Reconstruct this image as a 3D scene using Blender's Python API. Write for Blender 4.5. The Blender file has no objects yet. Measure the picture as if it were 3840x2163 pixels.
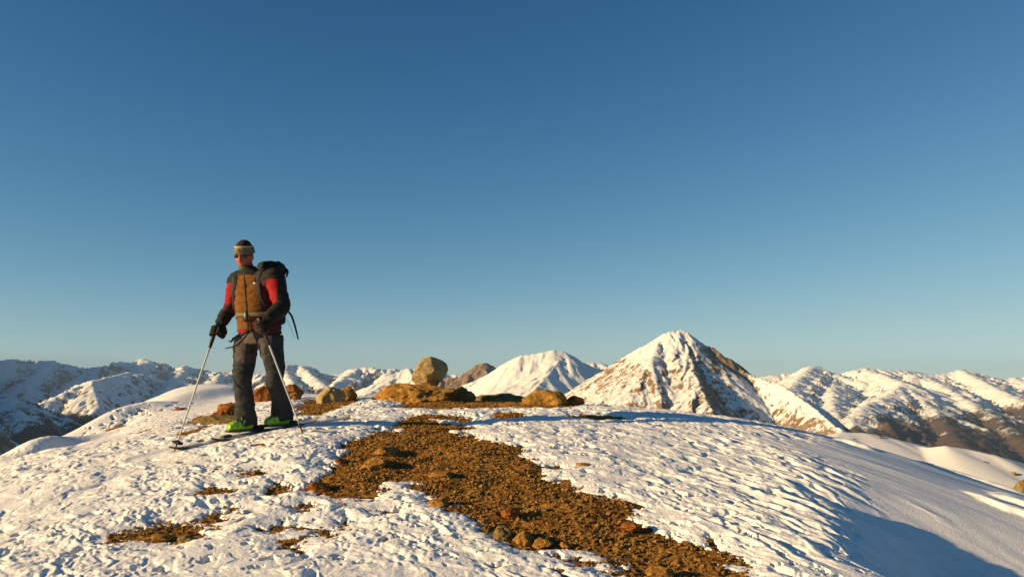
import bpy, bmesh, math, random
import numpy as np
from mathutils import Vector, Matrix

sc = bpy.context.scene
R = math.radians
rng = np.random.default_rng(7)
random.seed(7)

# ------------------------------------------------------------------ camera
F_PX, CX, CY = 3014.0, 1920.0, 1081.5          # focal length and centre in photo pixels
PITCH = R(6.0)
EYE = 1.10                                      # camera height over the ground right below it
cam = bpy.data.cameras.new("camera")
cam.sensor_width = 36.0
cam.lens = 36.0 * F_PX / 3840.0
cam.clip_start = 0.05
cam.clip_end = 200000.0
cam_o = bpy.data.objects.new("camera", cam)
sc.collection.objects.link(cam_o)
cam_o.location = (0, 0, EYE)
cam_o.rotation_euler = (R(90) + PITCH, 0, 0)
sc.camera = cam_o

# ------------------------------------------------------------------ light
EXPOSURE = 0.9
SUN_EL = R(14.0)
SUN_TRAVEL = R(19.0)                            # light travels to the right (+x) and away from the camera
td = (math.cos(SUN_TRAVEL), math.sin(SUN_TRAVEL))
sun = bpy.data.lights.new("sun", 'SUN')
sun.energy = 4.6
sun.angle = R(0.5)
sun.color = (1.0, 0.70, 0.34)
sun_o = bpy.data.objects.new("sun", sun)
sc.collection.objects.link(sun_o)
sun_dir = Vector((td[0]*math.cos(SUN_EL), td[1]*math.cos(SUN_EL), -math.sin(SUN_EL)))
sun_o.rotation_euler = sun_dir.to_track_quat('-Z', 'Y').to_euler()
sun_o.location = (-20, -10, 30)

world = bpy.data.worlds.new("World")
sc.world = world
world.use_nodes = True
wn = world.node_tree
for n in list(wn.nodes):
    wn.nodes.remove(n)
sky = wn.nodes.new('ShaderNodeTexSky')
sky.sky_type = 'NISHITA'
sky.sun_disc = False
sky.sun_elevation = SUN_EL
# the sky's sun stands at the azimuth the light comes from
sky.sun_rotation = math.atan2(-td[0], -td[1])
sky.altitude = 2800
sky.air_density = 1.0
sky.dust_density = 0.6
sky.ozone_density = 2.0
# grade the physical sky to the photograph's film response: out = c*s^g / (1 + k*s^g) per channel
tc = wn.nodes.new('ShaderNodeTexCoord')
ma = wn.nodes.new('ShaderNodeVectorMath'); ma.operation = 'ADD'; ma.inputs[1].default_value = (0, 0, 0.02)
nm = wn.nodes.new('ShaderNodeVectorMath'); nm.operation = 'NORMALIZE'
wn.links.new(tc.outputs['Generated'], ma.inputs[0]); wn.links.new(ma.outputs[0], nm.inputs[0])
wn.links.new(nm.outputs[0], sky.inputs['Vector'])
sep = wn.nodes.new('ShaderNodeSeparateColor'); comb = wn.nodes.new('ShaderNodeCombineColor')
wn.links.new(sky.outputs['Color'], sep.inputs[0])
def wmath(op, x, y):
    n = wn.nodes.new('ShaderNodeMath'); n.operation = op
    for i, v in enumerate((x, y)):
        if hasattr(v, 'is_output'): wn.links.new(v, n.inputs[i])
        else: n.inputs[i].default_value = v
    return n.outputs[0]
SKY_STRENGTH = 0.1
for ch, (g, k, c, m) in enumerate(((1.875, 2.4958, 1.5672, 5.976), (1.465, 1.8136, 1.6683, 7.821), (1.56, 2.4958, 1.8649, 7.471))):
    s = wmath('POWER', wmath('MULTIPLY', sep.outputs[ch], 1/m), g)
    o = wmath('DIVIDE', wmath('MULTIPLY', s, 1.15*c/SKY_STRENGTH/2**EXPOSURE), wmath('ADD', wmath('MULTIPLY', s, k), 1.0))
    wn.links.new(o, comb.inputs[ch])
bg = wn.nodes.new('ShaderNodeBackground')
bg.inputs['Strength'].default_value = SKY_STRENGTH
wo = wn.nodes.new('ShaderNodeOutputWorld')
wn.links.new(comb.outputs[0], bg.inputs['Color'])
wn.links.new(bg.outputs['Background'], wo.inputs['Surface'])

sc.view_settings.view_transform = 'Standard'
sc.view_settings.look = 'None'
sc.view_settings.exposure = EXPOSURE
sc.view_settings.gamma = 1.0
sc.view_settings.use_curve_mapping = False

# ------------------------------------------------------------------ helpers
def ray(px, py):
    a = (px - CX) / F_PX
    b = (CY - py) / F_PX
    return a, math.cos(PITCH) - b * math.sin(PITCH), math.sin(PITCH) + b * math.cos(PITCH)

def at(px, py, d):
    """world point seen at photo pixel (px, py) at forward distance d"""
    a, f, z = ray(px, py)
    s = d / f
    return np.array((a * s, d, EYE + z * s))

def _hash(ix, iy, seed):
    h = (ix.astype(np.int64) * 374761393 + iy.astype(np.int64) * 668265263 + seed * 974634541) & 0xFFFFFFFF
    h = ((h ^ (h >> 13)) * 1274126177) & 0xFFFFFFFF
    return (h ^ (h >> 16)) & 0xFFFFFFFF

def perlin(x, y, seed=0):
    x = np.asarray(x, float); y = np.asarray(y, float)
    ix = np.floor(x); iy = np.floor(y)
    fx = x - ix; fy = y - iy
    ix = ix.astype(np.int64); iy = iy.astype(np.int64)
    ux = fx*fx*fx*(fx*(fx*6-15)+10); uy = fy*fy*fy*(fy*(fy*6-15)+10)
    def g(dx, dy):
        a = _hash(ix+dx, iy+dy, seed).astype(float) * (2*math.pi/4294967296.0)
        return np.cos(a)*(fx-dx) + np.sin(a)*(fy-dy)
    a = g(0, 0); b = g(1, 0); c = g(0, 1); d = g(1, 1)
    return (a + (b-a)*ux + (c-a)*uy + (a-b-c+d)*ux*uy) * 1.5

def fbm(x, y, oct=4, seed=0, gain=0.5, lac=2.03):
    s = np.zeros(np.shape(x)); a = 1.0; f = 1.0
    for i in range(oct):
        s = s + a*perlin(x*f + 17.3*i, y*f - 9.1*i, seed+i)
        a *= gain; f *= lac
    return s

def ridged(x, y, oct=4, seed=0, gain=0.5):
    s = np.zeros(np.shape(x)); a = 1.0; f = 1.0
    for i in range(oct):
        s = s + a*(1 - 2*np.abs(perlin(x*f + 5.3*i, y*f + 3.7*i, seed+i)))
        a *= gain; f *= 2.07
    return s

def perlin3(p, seed=0):
    i0 = np.floor(p); f = p - i0
    i0 = i0.astype(np.int64)
    u = f*f*f*(f*(f*6-15)+10)
    out = 0.0
    for dx in (0, 1):
        for dy in (0, 1):
            for dz in (0, 1):
                h = _hash(i0[:, 0]+dx, i0[:, 1]+dy + (i0[:, 2]+dz)*7919, seed)
                th = (h & 0xFFFF).astype(float) * (2*math.pi/65536)
                cz = ((h >> 16) & 0xFFFF).astype(float) / 32768 - 1
                r = np.sqrt(np.maximum(0, 1-cz*cz))
                gr = np.cos(th)*r*(f[:, 0]-dx) + np.sin(th)*r*(f[:, 1]-dy) + cz*(f[:, 2]-dz)
                w = (u[:, 0] if dx else 1-u[:, 0])*(u[:, 1] if dy else 1-u[:, 1])*(u[:, 2] if dz else 1-u[:, 2])
                out = out + gr*w
    return out * 1.5

def fbm3(p, oct=4, seed=0, gain=0.5):
    s = 0.0; a = 1.0; f = 1.0
    for i in range(oct):
        s = s + a*perlin3(p*f + 11.7*i, seed+i); a *= gain; f *= 2.03
    return s

def sstep(a, b, x):
    t = np.clip((x-a)/(b-a), 0, 1)
    return t*t*(3-2*t)

def mesh_np(name, verts, faces, smooth=True):
    """faces: (n,3) or (n,4) int array"""
    verts = np.asarray(verts, np.float32); faces = np.asarray(faces, np.int32)
    me = bpy.data.meshes.new(name)
    me.vertices.add(len(verts)); me.vertices.foreach_set('co', verts.ravel())
    n, k = faces.shape
    me.loops.add(n*k); me.loops.foreach_set('vertex_index', faces.ravel())
    me.polygons.add(n)
    me.polygons.foreach_set('loop_start', np.arange(0, n*k, k, dtype=np.int32))
    me.polygons.foreach_set('loop_total', np.full(n, k, np.int32))
    me.polygons.foreach_set('use_smooth', np.full(n, smooth, bool))
    me.update(calc_edges=True)
    return me

def link(name, me, mat=None, parent=None, loc=(0, 0, 0)):
    o = bpy.data.objects.new(name, me)
    sc.collection.objects.link(o)
    o.location = loc
    if mat is not None:
        for m in (mat if isinstance(mat, (list, tuple)) else [mat]):
            o.data.materials.append(m)
    if parent is not None:
        o.parent = parent
    return o

def tag(o, label, cat, group=None):
    o['label'] = label; o['category'] = cat
    if group: o['group'] = group
    return o

def setting(o, kind='structure'):
    o['kind'] = kind
    return o

def grid_faces(nr, nc):
    i = np.arange(nr*nc).reshape(nr, nc)
    return np.stack([i[:-1, :-1], i[:-1, 1:], i[1:, 1:], i[1:, :-1]], -1).reshape(-1, 4)

def set_attr(me, name, vals):
    a = me.attributes.new(name, 'FLOAT', 'POINT')
    a.data.foreach_set('value', np.asarray(vals, np.float32).ravel())

# ------------------------------------------------------------------ materials
class NT:
    def __init__(s, name):
        s.m = bpy.data.materials.new(name); s.m.use_nodes = True
        s.t = s.m.node_tree; s.b = s.t.nodes['Principled BSDF']
    def n(s, typ, **kw):
        x = s.t.nodes.new(typ)
        for k, v in kw.items():
            if k.startswith('i_'):
                key = k[2:]
                key = int(key) if key.isdigit() else key.replace('_', ' ')
                x.inputs[key].default_value = v
            else: setattr(x, k, v)
        return x
    def l(s, a, b): s.t.links.new(a, b)
    def coord(s, out='Object'): return s.n('ShaderNodeTexCoord').outputs[out]
    def noise(s, scale, detail=4, rough=0.55, vec=None, dist=0.0):
        x = s.n('ShaderNodeTexNoise', i_Scale=scale, i_Detail=detail, i_Roughness=rough, i_Distortion=dist)
        s.l(vec if vec is not None else s.coord(), x.inputs['Vector'])
        return x.outputs['Fac']
    def ramp(s, fac, stops, interp='LINEAR'):
        r = s.n('ShaderNodeValToRGB'); r.color_ramp.interpolation = interp
        while len(r.color_ramp.elements) < len(stops): r.color_ramp.elements.new(0.5)
        for e, (p, c) in zip(r.color_ramp.elements, stops):
            e.position = p; e.color = (c[0], c[1], c[2], 1) if not np.isscalar(c) else (c, c, c, 1)
        s.l(fac, r.inputs['Fac']); return r.outputs['Color']
    def mix(s, fac, a, b, mode='MIX'):
        x = s.n('ShaderNodeMix', data_type='RGBA', blend_type=mode)
        for v, i in ((fac, 0), (a, 6), (b, 7)):
            if hasattr(v, 'is_output'): s.l(v, x.inputs[i])
            elif i == 0: x.inputs[0].default_value = v
            else: x.inputs[i].default_value = (v[0], v[1], v[2], 1)
        return x.outputs[2]
    def math(s, op, a, b=0.0, c=0.0):
        x = s.n('ShaderNodeMath', operation=op)
        for i, v in enumerate((a, b, c)):
            if hasattr(v, 'is_output'): s.l(v, x.inputs[i])
            else: x.inputs[i].default_value = v
        return x.outputs[0]
    def attr(s, name): return s.n('ShaderNodeAttribute', attribute_name=name).outputs['Fac']
    def bump(s, h, strength=0.4, dist=0.01):
        b = s.n('ShaderNodeBump', i_Strength=strength, i_Distance=dist)
        s.l(h, b.inputs['Height']); s.l(b.outputs['Normal'], s.b.inputs['Normal'])
    def out(s, col=None, rough=0.7, spec=0.3, metal=0.0):
        if col is not None:
            if hasattr(col, 'is_output'): s.l(col, s.b.inputs['Base Color'])
            else: s.b.inputs['Base Color'].default_value = (*col, 1)
        s.b.inputs['Roughness'].default_value = rough
        s.b.inputs['Specular IOR Level'].default_value = spec
        s.b.inputs['Metallic'].default_value = metal
        return s.m

def mat_snow():
    t = NT('snow'); c = t.coord()
    n = t.noise(9, 6, 0.6, c)
    col = t.ramp(n, [(0.3, (0.80, 0.80, 0.80)), (0.7, (0.90, 0.90, 0.90))])
    t.bump(t.noise(55, 5, 0.65, c), 0.5, 0.012)
    return t.out(col, 0.75, 0.25)

def mat_earth():
    t = NT('bare_earth'); c = t.coord()
    a = t.ramp(t.noise(3.2, 5, 0.6, c), [(0.3, (0.13, 0.066, 0.018)), (0.5, (0.31, 0.150, 0.033)), (0.72, (0.46, 0.235, 0.052))])
    b = t.ramp(t.noise(38, 5, 0.65, c), [(0.36, 0.25), (0.5, 0.9), (0.68, 1.5)])
    col = t.mix(1.0, a, b, 'MULTIPLY')
    t.bump(t.noise(70, 6, 0.7, c), 0.9, 0.02)
    return t.out(col, 0.95, 0.1)

def mat_stone(name, dark, mid, light, scale=4.0, lichen=None):
    t = NT(name); c = t.coord()
    n1 = t.noise(scale, 6, 0.62, c, 0.4)
    col = t.ramp(n1, [(0.28, dark), (0.5, mid), (0.72, light)])
    n2 = t.noise(scale*7, 5, 0.65, c)
    col = t.mix(1.0, col, t.ramp(n2, [(0.32, 0.48), (0.5, 1.0), (0.7, 1.4)]), 'MULTIPLY')
    if lichen is not None:
        n3 = t.noise(scale*1.7, 5, 0.7, c, 0.8)
        col = t.mix(t.ramp(n3, [(0.52, 0.0), (0.6, 0.85)]), col, lichen)
    t.bump(t.noise(scale*9, 8, 0.7, c), 0.7, 0.03)
    return t.out(col, 0.9, 0.15)

def mat_cloth(name, col, var=0.25, rough=0.85, scale=30, sheen=0.0):
    t = NT(name); c = t.coord()
    n = t.noise(scale, 5, 0.6, c)
    k = t.ramp(n, [(0.3, 1-var), (0.7, 1+var)])
    t.bump(t.noise(scale*14, 3, 0.6, c), 0.25, 0.002)
    return t.out(t.mix(1.0, col, k, 'MULTIPLY'), rough, 0.25)

def mat_plain(name, col, rough=0.4, spec=0.5, metal=0.0, var=0.12):
    t = NT(name); c = t.coord()
    k = t.ramp(t.noise(25, 4, 0.6, c), [(0.3, 1-var), (0.7, 1+var)])
    return t.out(t.mix(1.0, col, k, 'MULTIPLY'), rough, spec, metal)

def mat_mountain(name, rock_d, rock_l, scale, forest=(0.012, 0.020, 0.018)):
    t = NT(name)
    mp = t.n('ShaderNodeMapping'); mp.inputs['Scale'].default_value = (1, 1, 0.42)
    t.l(t.coord(), mp.inputs['Vector']); c = mp.outputs['Vector']
    rk = t.attr('rock'); fo = t.attr('forest')
    n = t.noise(scale, 9, 0.72, c, 0.5)
    n2 = t.noise(scale*6, 6, 0.7, c)
    nn = t.math('ADD', t.math('MULTIPLY', n, 0.45), t.math('MULTIPLY', n2, 0.55))
    rf = t.math('ADD', rk, t.math('MULTIPLY', t.math('SUBTRACT', nn, 0.5), 2.6))
    rfac = t.ramp(rf, [(0.40, 0.0), (0.62, 1.0)])
    rock = t.ramp(t.noise(scale*2.3, 6, 0.65, c), [(0.3, rock_d), (0.7, rock_l)])
    col = t.mix(rfac, (0.76, 0.76, 0.76), rock)
    ff = t.math('ADD', fo, t.math('MULTIPLY', t.math('SUBTRACT', t.noise(scale*1.6, 9, 0.75, c), 0.5), 2.2))
    col = t.mix(t.ramp(ff, [(0.36, 0.0), (0.66, 1.0)]), col, forest)
    return t.out(col, 0.9, 0.05)

M = {}
M['snow'] = mat_snow()
M['earth'] = mat_earth()
M['rust'] = mat_stone('rusty_stone', (0.07, 0.026, 0.008), (0.28, 0.10, 0.022), (0.46, 0.20, 0.045), 5.0)
M['ochre'] = mat_stone('ochre_stone', (0.10, 0.046, 0.012), (0.34, 0.17, 0.036), (0.54, 0.29, 0.07), 5.0, (0.20, 0.13, 0.035))
M['tan'] = mat_stone('tan_stone', (0.20, 0.14, 0.07), (0.38, 0.285, 0.14), (0.52, 0.41, 0.22), 5.0, (0.34, 0.20, 0.06))
M['olive'] = mat_stone('olive_stone', (0.08, 0.06, 0.025), (0.20, 0.145, 0.055), (0.32, 0.24, 0.10), 5.0)
M['gravel'] = mat_stone('gravel_stone', (0.06, 0.030, 0.009), (0.31, 0.155, 0.036), (0.56, 0.32, 0.085), 14.0)
# ------------------------------------------------------------------ near ground: height table
# rows of z relative to the eye, for columns (photo column at the horizon) and forward distances
GD = np.array([0.5, 2.5, 4, 5.5, 7.5, 9.5, 12, 16, 20, 28, 45, 70.0])
GT = {
 -1500: [-1.25,-1.20,-1.15,-1.15,-1.30,-1.70,-2.60,-4.50,-7.0,-13,-26,-45],
  -500: [-1.20,-1.15,-1.08,-1.02,-1.00,-1.25,-2.00,-4.00,-6.3,-12,-25,-45],
     0: [-1.20,-1.15,-1.03,-.93,-.85,-1.10,-1.80,-3.60,-6.0,-11.5,-25,-45],
   180: [-1.20,-1.15,-1.02,-.89,-.76,-.84,-1.35,-2.80,-5.0,-10.5,-24,-44],
   300: [-1.20,-1.14,-1.01,-.87,-.72,-.80,-1.03,-1.75,-3.8,-9.5,-23,-43],
   540: [-1.18,-1.13,-1.00,-.84,-.66,-.63,-.61,-.63,-1.2,-5.0,-18,-40],
   850: [-1.15,-1.12,-.99,-.80,-.58,-.52,-.44,-.28,-.46,-3.5,-16,-38],
  1100: [-1.15,-1.10,-.985,-.78,-.525,-.45,-.36,-.50,-1.3,-5.0,-17,-38],
  1400: [-1.15,-1.10,-.98,-.77,-.53,-.41,-.37,-.70,-1.7,-6.0,-18,-39],
  1920: [-1.15,-1.10,-.985,-.78,-.55,-.405,-.45,-1.10,-2.3,-7.0,-19,-40],
  2500: [-1.15,-1.11,-1.00,-.82,-.62,-.475,-.66,-1.60,-3.2,-8.0,-20,-41],
  3150: [-1.16,-1.13,-1.04,-.92,-.80,-.80,-1.15,-2.35,-3.8,-9.0,-21,-42],
  3840: [-1.18,-1.18,-1.18,-1.15,-1.18,-1.47,-2.12,-3.00,-4.2,-9.5,-22,-43],
  4600: [-1.25,-1.30,-1.36,-1.40,-1.55,-2.12,-3.10,-4.3,-6.0,-11,-24,-45],
  5800: [-1.35,-1.45,-1.65,-1.90,-2.30,-2.90,-3.90,-5.40,-7.5,-13,-26,-46]}
GU = np.array([(p - CX)/F_PX for p in GT])
GZ = np.array(list(GT.values()))

def hermite(xs, ys, x):
    """C1 interpolation along axis 0 of ys (n, ...) at scalar array x with ys already gathered per point"""
    raise NotImplementedError

def _tang(xs, Y):
    d = np.diff(Y, axis=0) / np.diff(xs)[:, None]
    h = np.diff(xs)[:, None]
    m = np.empty_like(Y)
    m[1:-1] = (d[:-1]*h[1:] + d[1:]*h[:-1]) / (h[1:] + h[:-1])
    m[0] = d[0]; m[-1] = d[-1]
    return m

LD = np.log(GD)
G_du = _tang(GU, GZ)                      # d/du
G_dv = _tang(LD, GZ.T).T                  # d/dlogd
G_duv = _tang(GU, G_dv)

LIP = None; LIP2 = None
BUMPS = []
def ground(X, Y):
    """smooth ground height (world z) under world x, y"""
    X = np.asarray(X, float); Y = np.asarray(Y, float)
    dd = np.clip(Y, GD[0], GD[-1]-1e-6)
    u = np.clip(X/np.maximum(Y, 1.6), GU[0], GU[-1]-1e-9)
    v = np.log(dd)
    i = np.clip(np.searchsorted(GU, u, side='right')-1, 0, len(GU)-2)
    j = np.clip(np.searchsorted(LD, v, side='right')-1, 0, len(LD)-2)
    hu = GU[i+1]-GU[i]; hv = LD[j+1]-LD[j]
    a = (u-GU[i])/hu; b = (v-LD[j])/hv
    def basis(t): return ((1+2*t)*(1-t)**2, t*(1-t)**2, t*t*(3-2*t), t*t*(t-1))
    A = basis(a); B = basis(b)
    z = 0.0
    for p, (wa, wda) in enumerate(((A[0], A[1]), (A[2], A[3]))):
        for q, (wb, wdb) in enumerate(((B[0], B[1]), (B[2], B[3]))):
            ii = i+p; jj = j+q
            z = z + wa*wb*GZ[ii, jj] + wda*hu*wb*G_du[ii, jj] + wa*wdb*hv*G_dv[ii, jj] + wda*hu*wdb*hv*G_duv[ii, jj]
    z = z + EYE
    for (bx_, by_, ax2_, ay2_, sx_, sy_, hh_) in BUMPS:
        p_ = (X-bx_)*ax2_ + (Y-by_)*ay2_; q_ = -(X-bx_)*ay2_ + (Y-by_)*ax2_
        z = z + hh_*np.exp(-(p_/sx_)**2 - (q_/sy_)**2)
    if LIP is not None:                              # wind lip dropping off to the right
        (ax_, ay_), (ex_, ey_), ln_ = LIP
        t_ = ((X-ax_)*ex_ + (Y-ay_)*ey_)/ln_
        s_ = (X-ax_)*(-ey_) + (Y-ay_)*ex_
        s_ = s_ + 0.10*np.sin(t_*9) + 0.05*np.sin(t_*23+1)
        z = z - 0.20*sstep(0.0, 0.95, s_)*sstep(0.0, 0.6, t_)
    if LIP2 is not None:                             # raised drift along the far edge on the right
        (ax_, ay_), (ex_, ey_), ln_ = LIP2
        t_ = ((X-ax_)*ex_ + (Y-ay_)*ey_)/ln_
        s_ = -(X-ax_)*ey_ + (Y-ay_)*ex_ + 0.06*np.sin(t_*17) + 0.05*np.sin(t_*41+1)
        z = z + 0.24*sstep(0.0, 0.50, s_)*sstep(-0.1, 0.45, t_)
    return z

def hit(px, py, d0=3.0, d1=30.0):
    """first point of the smooth ground on the ray through photo pixel (px, py)"""
    a, f, zz = ray(px, py)
    d = np.arange(d0, d1, 0.01)
    g = ground(a/f*d, d)
    z = EYE + zz/f*d
    k = np.nonzero(z <= g)[0]
    dd = d[k[0]] if len(k) else d1
    return np.array((a/f*dd, dd))

def bump(px, py, d, ang, sx, sy, h):
    q = at(px, py, d); return (q[0], q[1], math.cos(ang), math.sin(ang), sx, sy, h)
_B = [bump(520, 1590, 11.5, R(60), 1.2, 0.35, 0.14), bump(640, 1560, 12.5, R(60), 1.0, 0.5, -0.14),
      bump(440, 1615, 11.3, R(70), 0.9, 0.25, 0.10), bump(140, 1660, 8.7, R(80), 0.5, 0.45, 0.07), bump(238, 1690, 8.6, R(80), 0.6, 0.22, -0.16),
      bump(300, 1665, 9.2, R(80), 0.5, 0.25, 0.05), bump(760, 1500, 14, R(70), 1.0, 0.4, 0.08), bump(880, 1490, 14, R(70), 1.0, 0.4, -0.08)]
_a = hit(2820, 1770); _b = hit(3230, 2163); _e = _b-_a; _l = float(np.linalg.norm(_e)); _e = _e/_l
LIP = (tuple(_a), tuple(_e), _l)
_c = hit(2960, 1668); _d = hit(3840, 1985); _e2 = _d-_c; _l2 = float(np.linalg.norm(_e2)); _e2 = _e2/_l2
BUMPS = _B

def poly_sdf(P, X, Y):
    """signed distance to polygon P (n,2): positive outside"""
    d = np.full(X.shape, 1e9); inside = np.zeros(X.shape, bool)
    n = len(P)
    for k in range(n):
        x0, y0 = P[k]; x1, y1 = P[(k+1) % n]
        ex, ey = x1-x0, y1-y0
        t = np.clip(((X-x0)*ex + (Y-y0)*ey)/(ex*ex+ey*ey+1e-12), 0, 1)
        d = np.minimum(d, (X-x0-t*ex)**2 + (Y-y0-t*ey)**2)
        c = (y0 > Y) != (y1 > Y)
        inside ^= c & (X < ex*(Y-y0)/(ey if abs(ey) > 1e-9 else 1e-9) + x0)
    d = np.sqrt(d)
    return np.where(inside, -d, d)

# bare earth outlines, in photo pixels, laid on the ground
PATCHES = [
 [(1220,1655),(1330,1640),(1400,1625),(1480,1600),(1500,1575),(1560,1560),(1690,1556),(1790,1562),(1830,1575),(1790,1600),(1720,1610),
  (1840,1650),(1960,1680),(2010,1720),(2060,1770),(2130,1812),(2250,1862),(2350,1905),(2450,1940),(2560,2010),(2680,2055),(2780,2100),(2850,2180),
  (2900,2260),(2560,2260),(2440,2190),(2300,2130),(2260,2075),(2150,2060),(1990,2062),(1860,2015),(1810,1965),(1760,1925),(1690,1890),(1600,1880),(1540,1850),(1470,1840),
  (1400,1860),(1310,1890),(1260,1865),(1180,1850),(1130,1820),(1190,1770),(1230,1720),(1270,1690)],
 [(440,2020),(500,1990),(560,1985),(610,1960),(690,1945),(760,1960),(800,1985),(770,2005),(700,2020),(650,2035),(600,2020),(540,2010),(500,2020)],
 [(740,1960),(760,1925),(830,1905),(880,1905),(860,1930),(820,1950)],
 [(760,1840),(800,1825),(880,1830),(870,1842),(800,1848)],
 [(960,1850),(980,1815),(1060,1795),(1110,1805),(1100,1830),(1040,1850)],
 [(925,1782),(960,1766),(1015,1765),(1010,1775)],
 [(1100,1895),(1140,1880),(1180,1893),(1140,1905)],
 [(1275,1960),(1290,1940),(1335,1955),(1345,1975),(1300,1975)],
 [(1000,1975),(1060,1950),(1070,1965),(1030,1985)],
 [(1100,1960),(1120,1950),(1145,1970),(1120,1980)],
 [(1195,1985),(1240,1985),(1245,2000),(1210,2000)],
 [(1425,1910),(1470,1900),(1495,1915),(1450,1922)],
 [(1060,2030),(1110,2025),(1105,2040),(1075,2042)],
 [(1850,1560),(1880,1545),(1950,1548),(1960,1560),(1900,1568)],
 [(2115,1555),(2180,1548),(2300,1560),(2340,1572),(2240,1572)],
 [(2010,1730),(2060,1735),(2095,1750),(2060,1752)],
 [(1440,1528),(1600,1530),(1760,1530),(1950,1524),(2000,1530),(2140,1532),(2120,1512),(1900,1505),(1500,1505)],
 [(1100,1555),(1180,1560),(1270,1535),(1330,1500),(1200,1490),(1100,1520)],
 [(2160,2090),(2230,2110),(2250,2128),(2180,2110)],
 [(392,1622),(440,1592),(500,1548),(535,1520),(546,1524),(496,1566),(432,1610)],
 [(676,1634),(720,1602),(790,1582),(800,1592),(752,1606),(700,1632)],
 [(690,1585),(760,1590),(880,1588),(900,1575),(860,1555),(760,1562)],
]
PW = [np.array([hit(*p) for p in poly]) for poly in PATCHES]
for poly in PW[13:18]:
    poly[:, 1] += 0.0

# tongues of snow left lying inside the earth
ISLES = [[(1405,1806),(1470,1796),(1530,1812),(1600,1838),(1560,1856),(1500,1842),(1450,1830)], [(1735,1586),(1800,1574),(1850,1590),(1800,1604)], [(1790,1612),(1850,1606),(1870,1626),(1820,1634)],
         [(1470,1600),(1540,1606),(1530,1622),(1460,1618)], [(1640,1570),(1700,1574),(1690,1584),(1650,1582)]]
IW = [np.array([hit(*q) for q in poly]) for poly in ISLES]
def bare_sdf(X, Y):
    s = np.full(X.shape, 9.0)
    for P in PW:
        x0, y0 = P.min(0)-0.8; x1, y1 = P.max(0)+0.8
        m = (X > x0) & (X < x1) & (Y > y0) & (Y < y1)
        if m.any():
            s[m] = np.minimum(s[m], poly_sdf(P, X[m], Y[m]))
    for P in IW:
        x0, y0 = P.min(0)-0.4; x1, y1 = P.max(0)+0.4
        m = (X > x0) & (X < x1) & (Y > y0) & (Y < y1)
        if m.any():
            s[m] = np.maximum(s[m], -poly_sdf(P, X[m], Y[m]))
    return s

SKI_DIR = np.array((-0.64, -0.77, 0.0)); SKI_DIR /= np.linalg.norm(SKI_DIR)
SKI_R = at(912, 1622, 7.48)[:2]; SKI_L = at(1050, 1600, 7.70)[:2]
SKI_LINES = [(c - SKI_DIR[:2]*0.85, c + SKI_DIR[:2]*0.95) for c in (SKI_R, SKI_L)]
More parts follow.
